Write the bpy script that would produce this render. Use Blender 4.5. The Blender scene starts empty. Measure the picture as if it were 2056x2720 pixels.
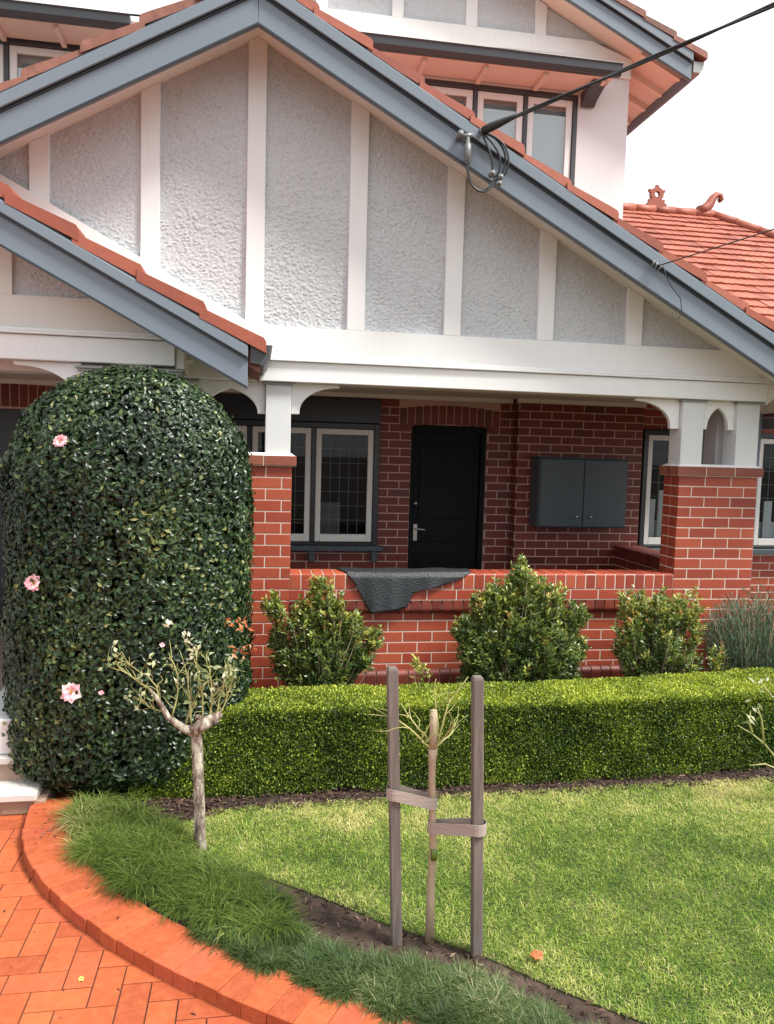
import bpy, math, random
import numpy as np
from mathutils import Vector, Matrix

scene = bpy.context.scene
COL = scene.collection
rnd = random.Random(7)
RNG = np.random.default_rng(11)
R = math.radians

# ------------------------------------------------------------------ camera, sky, sun, exposure
cam_d = bpy.data.cameras.new("camera")
cam_d.sensor_fit = 'HORIZONTAL'
cam_d.sensor_width = 36.0
cam_d.lens = 36.0 * 2046.63 / 2056.0
cam_d.clip_start = 0.05
cam_d.clip_end = 500
cam = bpy.data.objects.new("camera", cam_d)
COL.objects.link(cam)
rt, up, fw = Vector((.9857, -.1651, .0277)), Vector((-.0144, .0814, .9966)), Vector((.1672, .9829, -.0773))
fw.normalize(); rt = (rt - fw * rt.dot(fw)).normalized(); up = rt.cross(fw)
M = Matrix((rt, up, -fw)).transposed().to_4x4()
M.translation = Vector((-.260, -5.867, 1.999))
cam.matrix_world = M
scene.camera = cam

SUN_EL, SUN_AZ = 55.0, 124.0          # azimuth clockwise from +Y (the house looks towards -Y)
world = bpy.data.worlds.new("World")
scene.world = world
world.use_nodes = True
nt = world.node_tree
nt.nodes.clear()
w_out = nt.nodes.new('ShaderNodeOutputWorld')
w_bg = nt.nodes.new('ShaderNodeBackground')
w_sky = nt.nodes.new('ShaderNodeTexSky')
w_sky.sky_type = 'NISHITA'
w_sky.sun_disc = False
w_sky.sun_elevation = R(SUN_EL)
w_sky.sun_rotation = R(SUN_AZ)
w_sky.air_density = 1.0
w_sky.dust_density = 2.0
# a thin bright overcast: clouds cover nearly all of the blue
w_tc = nt.nodes.new('ShaderNodeTexCoord')
w_noise = nt.nodes.new('ShaderNodeTexNoise')
w_noise.inputs['Scale'].default_value = 2.2
w_noise.inputs['Detail'].default_value = 6
w_ramp = nt.nodes.new('ShaderNodeMapRange')
w_ramp.inputs[1].default_value = .3; w_ramp.inputs[2].default_value = .75
w_ramp.inputs[3].default_value = .80; w_ramp.inputs[4].default_value = .98
w_mix = nt.nodes.new('ShaderNodeMix'); w_mix.data_type = 'RGBA'
w_mix.inputs['B'].default_value = (6.6, 6.75, 6.9, 1)
nt.links.new(w_tc.outputs['Generated'], w_noise.inputs['Vector'])
nt.links.new(w_noise.outputs['Fac'], w_ramp.inputs[0])
nt.links.new(w_ramp.outputs[0], w_mix.inputs['Factor'])
nt.links.new(w_sky.outputs[0], w_mix.inputs['A'])
nt.links.new(w_mix.outputs['Result'], w_bg.inputs['Color'])
w_bg.inputs['Strength'].default_value = 0.102
nt.links.new(w_bg.outputs[0], w_out.inputs[0])

sun_d = bpy.data.lights.new("sun", 'SUN')
sun_d.energy = 3.3
sun_d.angle = R(16)
sun_d.color = (1.0, .965, .90)
sun = bpy.data.objects.new("sun", sun_d)
COL.objects.link(sun)
az, el = R(SUN_AZ), R(SUN_EL)
to_sun = Vector((math.sin(az) * math.cos(el), math.cos(az) * math.cos(el), math.sin(el)))
sun.rotation_euler = to_sun.to_track_quat('Z', 'Y').to_euler()

scene.view_settings.view_transform = 'Standard'
scene.view_settings.look = 'None'
scene.view_settings.exposure = 1.08
scene.view_settings.gamma = 1.0
scene.cycles.max_bounces = 8
scene.cycles.transparent_max_bounces = 8
scene.cycles.use_denoising = True
scene.cycles.sample_clamp_indirect = 6

# ------------------------------------------------------------------ material helpers
class NT:
    def __init__(s, name):
        s.m = bpy.data.materials.new(name); s.m.use_nodes = True
        s.t = s.m.node_tree; s.b = s.t.nodes['Principled BSDF']; s.out = s.t.nodes['Material Output']
    def n(s, typ, **kw):
        x = s.t.nodes.new('ShaderNode' + typ)
        for k, v in kw.items():
            if hasattr(x, k): setattr(x, k, v)
            else: x.inputs[k].default_value = v
        return x
    def l(s, a, b): s.t.links.new(a, b)
    def ramp(s, fac, stops):
        r = s.n('ValToRGB')
        e = r.color_ramp.elements
        while len(e) < len(stops): e.new(.5)
        for i, (p, c) in enumerate(stops):
            e[i].position = p; e[i].color = (*c, 1)
        s.l(fac, r.inputs[0]); return r.outputs[0]
    def noise(s, scale, detail=4, rough=.55, vec=None, stretch=None):
        if vec is None: vec = s.n('TexCoord').outputs['Object']
        if stretch:
            mp = s.n('Mapping'); mp.inputs['Scale'].default_value = stretch; s.l(vec, mp.inputs[0]); vec = mp.outputs[0]
        x = s.n('TexNoise', Scale=scale, Detail=detail, Roughness=rough); s.l(vec, x.inputs['Vector'])
        return x.outputs['Fac']
    def mix(s, f, a, b, mode='MIX'):
        x = s.n('Mix', data_type='RGBA', blend_type=mode)
        for key, v in (('Factor', f), ('A', a), ('B', b)):
            i = x.inputs[key] if key != 'Factor' else x.inputs[0]
            if isinstance(v, (int, float)): i.default_value = v
            elif isinstance(v, tuple): i.default_value = (*v, 1)
            else: s.l(v, i)
        return x.outputs['Result']
    def bump(s, h, strength=.3, dist=.01):
        x = s.n('Bump', Strength=strength, Distance=dist); s.l(h, x.inputs['Height']); s.l(x.outputs[0], s.b.inputs['Normal'])
    def attr(s, name='rnd'):
        a = s.n('Attribute'); a.attribute_name = name; return a.outputs['Fac']
    def color(s, c):
        if isinstance(c, tuple): s.b.inputs['Base Color'].default_value = (*c, 1)
        else: s.l(c, s.b.inputs['Base Color'])
    def set(s, **kw):
        for k, v in kw.items(): s.b.inputs[k].default_value = v

def paint(name, c, rough=.45, var=.06, bump=.08):
    t = NT(name)
    n1 = t.noise(3.0, 6, .6)
    d = tuple(x * (1 - var * 2.2) for x in c)
    n2 = t.noise(2.0, 5, .7, stretch=(14, 14, 1.2))
    col = t.mix(n1, c, d)
    col = t.mix(t.ramp(n2, [(.52, (0, 0, 0)), (.8, (.35, .35, .35))]), col, tuple(x * .8 for x in c))
    t.color(col); t.set(Roughness=rough)
    t.bump(t.noise(60, 4), bump, .004)
    return t.m

def by_rnd(name, stops, rough=.6, noise_scale=30, noise_amt=.25, bump=.2, bdist=.004, spec=.5):
    t = NT(name)
    c = t.ramp(t.attr(), stops)
    n = t.noise(noise_scale, 6, .65)
    dark = t.mix(1.0, c, (1 - noise_amt * 1.6,) * 3, 'MULTIPLY')
    c = t.mix(n, c, dark)
    t.color(c); t.set(Roughness=rough); t.b.inputs['Specular IOR Level'].default_value = spec
    if bump: t.bump(t.noise(noise_scale * 4, 5), bump, bdist)
    return t.m

def leafmat(name, stops, rough=.4, trans=.25, spec=.5):
    t = NT(name)
    c = t.ramp(t.attr(), stops)
    t.color(c); t.set(Roughness=rough); t.b.inputs['Specular IOR Level'].default_value = spec
    if trans:
        tr = t.n('BsdfTranslucent'); t.l(t.mix(1.0, c, (1.25, 1.3, .6), 'MULTIPLY'), tr.inputs[0])
        mx = t.n('MixShader'); mx.inputs[0].default_value = trans
        t.l(t.b.outputs[0], mx.inputs[1]); t.l(tr.outputs[0], mx.inputs[2]); t.l(mx.outputs[0], t.out.inputs[0])
    return t.m

MT = {}
MT['brick'] = by_rnd('red_brick', [(0, (.27, .040, .020)), (.3, (.37, .060, .028)), (.6, (.42, .074, .034)), (.85, (.47, .100, .043)), (1, (.38, .062, .030))], .55, 25, .22, .35, .003)
MT['brick_dark'] = by_rnd('liver_brick', [(0, (.14, .026, .016)), (.5, (.19, .036, .021)), (1, (.24, .048, .027))], .5, 25, .2, .3, .003)
MT['brick_shaded'] = by_rnd('shaded_porch_brick', [(0, (.115, .015, .010)), (.5, (.165, .021, .012)), (1, (.21, .030, .017))], .55, 25, .22, .3, .003)  # same brick as outside, with the porch shade darkened into its colour
MT['cap_brick'] = by_rnd('cap_brick', [(0, (.25, .06, .04)), (.5, (.31, .085, .05)), (1, (.37, .13, .065))], .6, 22, .3, .3, .003)
MT['mortar'] = by_rnd('mortar', [(0, (.70, .57, .48)), (1, (.70, .57, .48))], .9, 40, .15, .3, .003)
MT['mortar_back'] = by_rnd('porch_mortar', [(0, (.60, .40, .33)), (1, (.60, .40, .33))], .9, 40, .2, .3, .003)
MT['white'] = paint('white_paint', (.83, .83, .815), .5, .03)
MT['cream'] = paint('cream_paint', (.72, .70, .64), .5, .03)
MT['post'] = paint('pale_grey_paint', (.68, .69, .69), .45, .025)
MT['postcap'] = paint('grey_green_paint', (.30, .32, .31), .5, .04)
MT['blue'] = paint('slate_blue_paint', (.165, .200, .236), .38, .03)
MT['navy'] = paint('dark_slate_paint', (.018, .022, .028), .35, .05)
MT['door'] = paint('black_green_paint', (.003, .005, .0068), .6, .05)
MT['door'].node_tree.nodes['Principled BSDF'].inputs['Specular IOR Level'].default_value = .18
MT['steel'] = paint('charcoal_paint', (.060, .080, .092), .42, .04)
MT['gutter'] = paint('dark_gutter_paint', (.055, .06, .068), .4, .05)
MT['render'] = paint('smooth_render', (.74, .715, .715), .7, .03, .15)
MT['bouncesoffit'] = paint('bounce_tinted_soffit', (.82, .63, .53), .55, .03)  # pink put into the colour for light bounced off the roof tiles
MT['sash'] = paint('sash_paint', (.72, .70, .66), .4, .03)

t = NT('roughcast')
n1 = t.noise(1.4, 5, .6)
c = t.mix(n1, (.53, .555, .57), (.60, .615, .625))
n2 = t.noise(75, 6, .7)
c = t.mix(t.ramp(n2, [(.33, (.9, .9, .9)), (.47, (0, 0, 0))]), c, (.30, .31, .315))
t.color(c); t.set(Roughness=.85)
v = t.n('TexNoise', Scale=140.0, Detail=4.0); t.l(t.n('TexCoord').outputs['Object'], v.inputs['Vector'])
t.bump(v.outputs['Fac'], .5, .004)
MT['roughcast'] = t.m

MT['tile'] = by_rnd('terracotta_tile', [(0, (.31, .076, .042)), (.5, (.42, .108, .058)), (1, (.49, .15, .088))], .6, 9, .3, .25, .004)
MT['tile_old'] = by_rnd('weathered_tile', [(0, (.26, .125, .09)), (.5, (.40, .17, .12)), (1, (.48, .20, .14))], .75, 14, .55, .3, .004)
def terracotta(name, dark, mid, light, pink):
    t = NT(name)
    c = t.ramp(t.attr(), [(0, dark), (.3, mid), (.75, light), (1, pink)])
    big = t.noise(2.6, 6, .7)
    c = t.mix(t.ramp(big, [(.40, (0, 0, 0)), (.72, (.8, .8, .8))]), c, tuple(x * .72 for x in mid))
    fine = t.noise(26, 7, .7)
    c = t.mix(t.ramp(fine, [(.45, (.0, .0, .0)), (.8, (.5, .5, .5))]), c, tuple(min(1, x * 1.18 + .03) for x in light))
    sp = t.noise(120, 2, .5)
    c = t.mix(t.ramp(sp, [(.68, (0, 0, 0)), (.74, (.8, .8, .8))]), c, (.07, .035, .02))
    t.color(c); t.set(Roughness=.75); t.b.inputs['Specular IOR Level'].default_value = .3
    t.bump(t.noise(70, 6, .7), .35, .003)
    return t.m
MT['paver'] = terracotta('terracotta_paver', (.30, .062, .022), (.39, .086, .028), (.45, .112, .037), (.36, .072, .032))
MT['kerb'] = terracotta('kerb_brick', (.31, .064, .023), (.39, .086, .028), (.45, .110, .036), (.40, .080, .038))
MT['joint'] = by_rnd('paver_joint', [(0, (.10, .045, .025)), (1, (.10, .045, .025))], .95, 30, .4, .4, .004)

# glass: a clear reflecting sheet in front of whatever hangs behind it
t = NT('window_glass')
gl = t.n('BsdfGlossy', Roughness=.02); tp = t.n('BsdfTransparent'); tp.inputs[0].default_value = (.80, .84, .84, 1)
fr = t.n('Fresnel', IOR=1.5); mx = t.n('MixShader'); ad = t.n('Math', operation='MULTIPLY_ADD'); ad.inputs[1].default_value = .62; ad.inputs[2].default_value = 0
t.l(fr.outputs[0], ad.inputs[0]); t.l(ad.outputs[0], mx.inputs[0]); t.l(tp.outputs[0], mx.inputs[1]); t.l(gl.outputs[0], mx.inputs[2]); t.l(mx.outputs[0], t.out.inputs[0])
MT['glass'] = t.m
MT['glass_sky'] = t.m.copy(); MT['glass_sky'].name = 'upper_window_glass'
for q in MT['glass_sky'].node_tree.nodes:
    if q.type == 'MATH': q.inputs[1].default_value = 1.2; q.inputs[2].default_value = .20
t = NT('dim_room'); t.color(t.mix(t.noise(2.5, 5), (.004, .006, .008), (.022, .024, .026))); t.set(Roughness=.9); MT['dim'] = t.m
MT['lead'] = paint('lead_came', (.20, .24, .24), .5)
MT['blind'] = paint('window_blind', (.66, .69, .69), .7, .02, .02)
MT['curtain'] = paint('lace_curtain', (.16, .16, .15), .9, .1)
MT['knob'] = paint('worn_metal', (.28, .25, .20), .35); 
t = NT('metal'); t.color((.45, .42, .36)); t.set(Metallic=.9, Roughness=.35); MT['metal'] = t.m
t = NT('rubber'); t.color(t.mix(t.noise(9, 5), (.011, .014, .017), (.024, .029, .034))); t.set(Roughness=.55)
vo = t.n('TexVoronoi', Scale=85.0); t.l(t.n('TexCoord').outputs['Object'], vo.inputs['Vector']); t.bump(vo.outputs['Distance'], .8, .004); MT['rubber'] = t.m
t = NT('cable'); t.color((.022, .025, .028)); t.set(Roughness=.5); MT['cable'] = t.m
t = NT('insulator'); t.color((.17, .175, .17)); t.set(Roughness=.3); MT['insulator'] = t.m
t = NT('stake_timber'); g = t.noise(6, 6, .65, stretch=(9, 9, .8)); c = t.mix(t.ramp(g, [(.35, (0, 0, 0)), (.65, (1, 1, 1))]), (.185, .150, .130), (.070, .053, .045)); t.color(t.mix(t.noise(3, 3), c, (.13, .108, .095))); t.set(Roughness=.8); t.bump(g, .5, .004); MT['stake'] = t.m
t = NT('webbing'); g = t.noise(8, 3, .5, stretch=(1, 1, 26)); t.color(t.mix(g, (.42, .365, .32), (.22, .18, .155))); t.set(Roughness=.95); t.bump(g, .6, .003); MT['webbing'] = t.m
t = NT('rose_bark'); g = t.noise(28, 7, .7, stretch=(1, 1, .4)); t.color(t.ramp(g, [(.36, (.05, .034, .024)), (.47, (.17, .125, .095)), (.56, (.40, .35, .28)), (.68, (.62, .60, .52))])); t.set(Roughness=.9); t.bump(g, .9, .012); MT['bark'] = t.m
t = NT('rose_cane'); g = t.noise(7, 5); t.color(t.mix(g, (.34, .37, .10), (.32, .26, .13))); t.set(Roughness=.6); MT['cane'] = t.m
t = NT('young_bark'); g = t.noise(16, 6, .65, stretch=(1, 1, .5)); t.color(t.mix(g, (.47, .37, .25), (.24, .18, .12))); t.set(Roughness=.8); t.bump(g, .4, .005); MT['young'] = t.m
t = NT('twig'); t.color(t.mix(t.noise(20, 4), (.12, .085, .05), (.26, .2, .13))); t.set(Roughness=.85); MT['twig'] = t.m
MT['marble'] = by_rnd('step_stone', [(0, (.58, .55, .50)), (1, (.66, .63, .58))], .55, 6, .2, .15, .003)
MT['sandstone'] = by_rnd('step_base', [(0, (.40, .27, .19)), (1, (.46, .33, .25))], .85, 9, .3, .4, .004)
MT['concrete'] = by_rnd('porch_slab', [(0, (.25, .2, .17)), (1, (.25, .2, .17))], .8, 6, .3, .3, .004)

t = NT('soil'); g = t.noise(9, 8, .7); c = t.ramp(g, [(.3, (.025, .014, .009)), (.5, (.06, .036, .025)), (.7, (.12, .08, .058))]); t.color(c); t.set(Roughness=.95); t.bump(t.noise(45, 8, .7), .9, .02); MT['soil'] = t.m
t = NT('turf'); g = t.noise(2.2, 6, .65); c = t.ramp(g, [(.3, (.05, .065, .018)), (.5, (.085, .10, .026)), (.7, (.17, .16, .06))]); t.color(c); t.set(Roughness=.9); t.bump(t.noise(90, 6), .9, .02); MT['turf'] = t.m
MT['chip'] = by_rnd('bark_chip', [(0, (.022, .010, .007)), (.5, (.065, .030, .020)), (.85, (.12, .066, .045)), (1, (.30, .21, .15))], .9, 40, .3, .3, .002)

MT['camellia'] = leafmat('camellia_leaf', [(0, (.004, .013, .004)), (.4, (.013, .034, .010)), (.75, (.034, .068, .020)), (.93, (.09, .13, .035)), (1, (.20, .21, .07))], .36, .10, .45)
MT['hedgetop'] = leafmat('box_leaf', [(0, (.020, .042, .007)), (.33, (.075, .125, .017)), (.62, (.25, .32, .032)), (1, (.54, .58, .08))], .42, .25, .4)
MT['lilly'] = leafmat('lilly_pilly_leaf', [(0, (.03, .06, .016)), (.35, (.07, .12, .025)), (.6, (.17, .22, .045)), (.82, (.34, .37, .07)), (.975, (.48, .45, .11)), (1, (.42, .16, .05))], .3, .2, .6)
MT['grey_leaf'] = leafmat('lavender_leaf', [(0, (.04, .07, .04)), (.5, (.09, .14, .085)), (1, (.20, .27, .18))], .7, .15, .3)
MT['lawn'] = leafmat('lawn_blade', [(0, (.055, .12, .014)), (.3, (.14, .24, .03)), (.6, (.28, .38, .06)), (.82, (.48, .49, .14)), (1, (.64, .57, .27))], .55, .3, .3)
MT['tuft'] = leafmat('tuft_blade', [(0, (.025, .055, .011)), (.4, (.09, .142, .022)), (.7, (.20, .26, .06)), (.88, (.40, .38, .16)), (1, (.62, .54, .32))], .5, .25, .3)
MT['kikuyu'] = leafmat('mondo_blade', [(0, (.02, .042, .016)), (.5, (.066, .105, .030)), (.85, (.15, .205, .075)), (1, (.45, .40, .22))], .5, .2, .3)
MT['pink'] = leafmat('pink_petal', [(0, (.80, .33, .42)), (.6, (.86, .50, .58)), (1, (.88, .72, .74))], .6, .3, .3)
MT['stamen'] = leafmat('stamen', [(0, (.75, .5, .08)), (1, (.8, .6, .12))], .7, 0)
MT['roseleaf'] = leafmat('rose_leaf', [(0, (.12, .17, .06)), (.5, (.30, .33, .15)), (1, (.62, .60, .42))], .5, .25, .4)
MT['dryleaf'] = leafmat('dry_leaf', [(0, (.30, .07, .03)), (.5, (.48, .16, .06)), (1, (.62, .34, .18))], .7, .2, .3)
MT['yellow_leaf'] = leafmat('yellow_leaf', [(0, (.70, .34, .08)), (1, (.78, .46, .12))], .7, .1)
MT['white_petal'] = leafmat('white_petal', [(0, (.75, .70, .58)), (1, (.85, .82, .74))], .6, .3, .3)

# ------------------------------------------------------------------ mesh helpers
def vsub(a, b): return (a[0] - b[0], a[1] - b[1], a[2] - b[2])
class MB:
    """collects shapes in world coordinates, then links them as ONE mesh object"""
    def __init__(s): s.v = []; s.f = []; s.r = []; s.mi = []; s.smooth = []
    def add(s, vs, fs, r=.5, mi=0, smooth=False):
        k = len(s.v); s.v += [tuple(x) for x in vs]; s.r += [r] * len(vs)
        s.f += [tuple(k + i for i in f) for f in fs]; s.mi += [mi] * len(fs); s.smooth += [smooth] * len(fs)
    def box(s, x0, x1, y0, y1, z0, z1, r=.5, mi=0):
        v = [(x, y, z) for z in (z0, z1) for y in (y0, y1) for x in (x0, x1)]
        s.add(v, [(0, 2, 3, 1), (4, 5, 7, 6), (0, 1, 5, 4), (2, 6, 7, 3), (0, 4, 6, 2), (1, 3, 7, 5)], r, mi)
    def obox(s, o, A, B, C, r=.5, mi=0):
        o, A, B, C = map(Vector, (o, A, B, C))
        v = [o + A * i + B * j + C * k for k in (0, 1) for j in (0, 1) for i in (0, 1)]
        f = [(0, 2, 3, 1), (4, 5, 7, 6), (0, 1, 5, 4), (2, 6, 7, 3), (0, 4, 6, 2), (1, 3, 7, 5)]
        if A.cross(B).dot(C) < 0: f = [q[::-1] for q in f]
        s.add(v, f, r, mi)
    def prism(s, poly, o, U, V, N, r=.5, mi=0):
        """2-D polygon (u,v) in plane o,U,V extruded along N (a vector with length)"""
        o, U, V, N = map(Vector, (o, U, V, N)); n = len(poly)
        a = sum(poly[i][0] * poly[(i + 1) % n][1] - poly[(i + 1) % n][0] * poly[i][1] for i in range(n))
        if (a > 0) != (U.cross(V).dot(N) > 0): poly = poly[::-1]
        v = [o + U * p[0] + V * p[1] for p in poly]; v += [p + N for p in v]
        f = [tuple(range(n))[::-1], tuple(range(n, 2 * n))] + [(i, (i + 1) % n, n + (i + 1) % n, n + i) for i in range(n)]
        s.add(v, f, r, mi)
    def brick(s, o, U, V, N, u0, u1, v0, v1, r, mi=0, depth=.03, c=.0028):
        P = lambda u, v, n: (o[0] + U[0] * u + V[0] * v + N[0] * n, o[1] + U[1] * u + V[1] * v + N[1] * n, o[2] + U[2] * u + V[2] * v + N[2] * n)
        vs = []
        for n, i in ((0, c), (-c, 0), (-depth, 0)):
            vs += [P(u0 + i, v0 + i, n), P(u1 - i, v0 + i, n), P(u1 - i, v1 - i, n), P(u0 + i, v1 - i, n)]
        fs = [(0, 1, 2, 3)]
        for a in (0, 4): fs += [(a + i, a + 4 + i, a + 4 + (i + 1) % 4, a + (i + 1) % 4) for i in range(4)]
        cr = (U[1] * V[2] - U[2] * V[1], U[2] * V[0] - U[0] * V[2], U[0] * V[1] - U[1] * V[0])
        if cr[0] * N[0] + cr[1] * N[1] + cr[2] * N[2] < 0: fs = [f[::-1] for f in fs]
        s.add(vs, fs, r, mi)
    def tube(s, pts, rad, n=7, r=.5, mi=0, cap=True):
        pts = [Vector(p) for p in pts]; m = len(pts)
        if isinstance(rad, (int, float)): rad = [rad] * m
        vs = []; ref = None
        for i, p in enumerate(pts):
            d = (pts[min(i + 1, m - 1)] - pts[max(i - 1, 0)]).normalized()
            if ref is None: ref = d.orthogonal().normalized()
            ref = (ref - d * ref.dot(d))
            ref = ref.normalized() if ref.length > 1e-5 else d.orthogonal().normalized()
            b = d.cross(ref)
            vs += [p + (ref * math.cos(2 * math.pi * k / n) + b * math.sin(2 * math.pi * k / n)) * rad[i] for k in range(n)]
        fs = [(i * n + k, i * n + (k + 1) % n, (i + 1) * n + (k + 1) % n, (i + 1) * n + k) for i in range(m - 1) for k in range(n)]
        if cap: fs += [tuple(range(n))[::-1], tuple(range((m - 1) * n, m * n))]
        s.add(vs, fs, r, mi, True)
    def build(s, name, mats, parent=None, bevel=0, **tags):
        o = mesh_obj(name, np.array(s.v, dtype=np.float32).reshape(-1, 3), s.f, s.r, mats, s.mi, s.smooth, parent)
        if bevel:
            b = o.modifiers.new('bevel', 'BEVEL'); b.width = bevel; b.segments = 1; b.limit_method = 'ANGLE'; b.angle_limit = R(50)
        return tag(o, **tags)

def root_loc(p):
    while p.parent: p = p.parent
    return p.location
def tag(o, label=None, cat=None, group=None, kind=None):
    if label: o['label'] = label
    if cat: o['category'] = cat
    if group: o['group'] = group
    if kind: o['kind'] = kind
    return o
def mesh_obj(name, V, F, rv, mats, mi=None, smooth=None, parent=None):
    me = bpy.data.meshes.new(name)
    if parent is not None: V = V - np.array(root_loc(parent), dtype=np.float32)
    if isinstance(F, np.ndarray):
        k = F.shape[1]; nf = len(F)
        me.vertices.add(len(V)); me.vertices.foreach_set('co', V.astype(np.float32).ravel())
        me.loops.add(nf * k); me.loops.foreach_set('vertex_index', F.astype(np.int32).ravel())
        me.polygons.add(nf); me.polygons.foreach_set('loop_start', np.arange(0, nf * k, k, dtype=np.int32))
        me.update(calc_edges=True)
    else:
        me.from_pydata([tuple(p) for p in V], [], F)
    if not isinstance(mats, (list, tuple)): mats = [mats]
    for m in mats: me.materials.append(MT[m])
    n = len(me.polygons)
    if mi is not None: me.polygons.foreach_set('material_index', np.array(mi, dtype=np.int32))
    if smooth is None: smooth = False
    me.polygons.foreach_set('use_smooth', np.full(n, smooth) if isinstance(smooth, bool) else np.array(smooth, dtype=bool))
    a = me.attributes.new('rnd', 'FLOAT', 'POINT'); a.data.foreach_set('value', np.array(rv, dtype=np.float32))
    me.update()
    o = bpy.data.objects.new(name, me); COL.objects.link(o)
    if parent is not None: o.parent = parent
    return o
def thing(name, label, cat, loc=(0, 0, 0), group=None):
    o = bpy.data.objects.new(name, None); COL.objects.link(o); o.location = loc; o.empty_display_size = .1
    return tag(o, label, cat, group)
def structure(o): o['kind'] = 'structure'; return o

# value noise for geometry
_G = np.random.default_rng(3).random((256, 256))
def vnoise(x, y, oct=3, gain=.5):
    t = 0; a = 1; tot = 0
    for k in range(oct):
        xi = np.floor(x).astype(int); yi = np.floor(y).astype(int); fx = x - xi; fy = y - yi
        fx = fx * fx * (3 - 2 * fx); fy = fy * fy * (3 - 2 * fy)
        g = lambda i, j: _G[(xi + i) % 256, (yi + j) % 256]
        t = t + a * ((g(0, 0) * (1 - fx) + g(1, 0) * fx) * (1 - fy) + (g(0, 1) * (1 - fx) + g(1, 1) * fx) * fy)
        tot += a; a *= gain; x = x * 2.03 + 17; y = y * 2.03 + 31
    return t / tot

def unit(v): return v / np.maximum(np.linalg.norm(v, axis=-1, keepdims=True), 1e-9)
def leaves(P, A, N, L, W, fold=.25, droop=.0):
    """leaf-shaped folded blades: base P, axis A, face normal N, length L, width W -> verts, tri faces"""
    n = len(P); A = unit(A); S = unit(np.cross(A, N)); N = unit(np.cross(S, A))
    L = np.broadcast_to(L, n)[:, None]; W = np.broadcast_to(W, n)[:, None]
    b = P; m = P + A * L * .5; tip = P + A * L - N * L * droop
    l = P + A * L * .45 + S * W * .5 + N * W * fold; r = P + A * L * .45 - S * W * .5 + N * W * fold
    V = np.stack([b, l, r, tip, m], 1).reshape(-1, 3)
    k = (np.arange(n) * 5)[:, None, None]
    F = (np.array([[0, 4, 1], [4, 3, 1], [0, 2, 4], [2, 3, 4]])[None] + k).reshape(-1, 3)
    return V, F
def kites(P, A, N, L, W):
    n = len(P); A = unit(A); S = unit(np.cross(A, N)); N = unit(np.cross(S, A))
    L = np.broadcast_to(L, n)[:, None]; W = np.broadcast_to(W, n)[:, None]
    V = np.stack([P, P + A * L * .5 + S * W * .5 + N * W * .15, P + A * L, P + A * L * .5 - S * W * .5 + N * W * .15], 1).reshape(-1, 3)
    k = (np.arange(n) * 4)[:, None, None]
    F = (np.array([[0, 2, 1], [0, 3, 2]])[None] + k).reshape(-1, 3)
    return V, F
def blades(P, D, H, W, bend, segs=3):
    """grass blades: root P, lean direction D (unit xy), height H, width W, bend 0..1"""
    n = len(P); H = np.broadcast_to(H, n); W = np.broadcast_to(W, n); bend = np.broadcast_to(bend, n)
    side = np.stack([-D[:, 1], D[:, 0], np.zeros(n)], 1)
    D3 = np.stack([D[:, 0], D[:, 1], np.zeros(n)], 1); Z = np.array([0, 0, 1.0])
    rows = []
    for i in range(segs + 1):
        t = i / segs; ang = bend * t * 1.9
        c = P + (D3 * (np.sin(ang) * t)[:, None] + Z * (np.cos(ang * .75) * t)[:, None]) * H[:, None]
        w = (W * (1 - .85 * t) * .5)[:, None]
        rows += [c - side * w, c + side * w]
    V = np.stack(rows, 1).reshape(-1, 3); k = (np.arange(n) * (2 * segs + 2))[:, None, None]
    F = (np.array([[2 * i, 2 * i + 1, 2 * i + 3, 2 * i + 2] for i in range(segs)])[None] + k).reshape(-1, 4)
    return V, F
def rep(r, k): return np.repeat(r, k)
def rdir(n):
    return unit(RNG.normal(size=(n, 3)))
def inpoly(x, y, poly):
    c = np.zeros(len(x), bool); j = len(poly) - 1
    for i in range(len(poly)):
        xi, yi = poly[i]; xj, yj = poly[j]
        c ^= ((yi > y) != (yj > y)) & (x < (xj - xi) * (y - yi) / (yj - yi + 1e-12) + xi); j = i
    return c
def interp_path(pts, step):
    pts = [np.array(p, float) for p in pts]
    d = [0]
    for a, b in zip(pts, pts[1:]): d.append(d[-1] + np.linalg.norm(b - a))
    n = int(d[-1] / step); s = np.linspace(0, d[-1], n + 1)
    return np.stack([np.interp(s, d, [p[k] for p in pts]) for k in range(2)], 1)
def smooth_path(pts, it=3):
    p = np.array(pts, float)
    for _ in range(it):
        q = [p[0]]
        for a, b in zip(p, p[1:]): q += [a * .75 + b * .25, a * .25 + b * .75]
        q.append(p[-1]); p = np.array(q)
    return p
def sheet(name, poly, z, mat, h=0):
    mb = MB(); mb.prism(poly, (0, 0, z - max(h, .02)), (1, 0, 0), (0, 1, 0), (0, 0, max(h, .02)))
    return structure(mb.build(name, mat))

# ------------------------------------------------------------------ ground, path, kerb, lawn
GX = (1, 0, 0); GY = (0, 1, 0); GZ = (0, 0, 1)
mb = MB(); mb.add([(-250, -250, -.06), (250, -250, -.06), (250, 250, -.06), (-250, 250, -.06)], [(0, 1, 2, 3)])
structure(mb.build('ground', 'soil'))

# herringbone paving
mb = MB()
mb.box(-4.5, 1.4, -7.5, -1.3, -.05, -.006, .5, 1)
w = .1065; g = .0026
ox, oy = -.939, -3.03
for i in range(-34, 24):
    for j in range(-44, 18):
        k = (i + j + 2) % 4
        x, y = ox + i * w, oy + j * w
        if k not in (0, 2): continue
        lx, ly = (2 * w, w) if k == 0 else (w, 2 * w)
        if x < -4.3 or x > 1.2 or y < -7.3 or y > -1.42: continue
        dz = rnd.uniform(-.0012, .0012)
        mb.brick((x, y, dz), GX, GY, GZ, g, lx - g, g, ly - g, rnd.random(), 0, .03, .0018)
structure(mb.build('path', ['paver', 'joint']))

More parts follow.
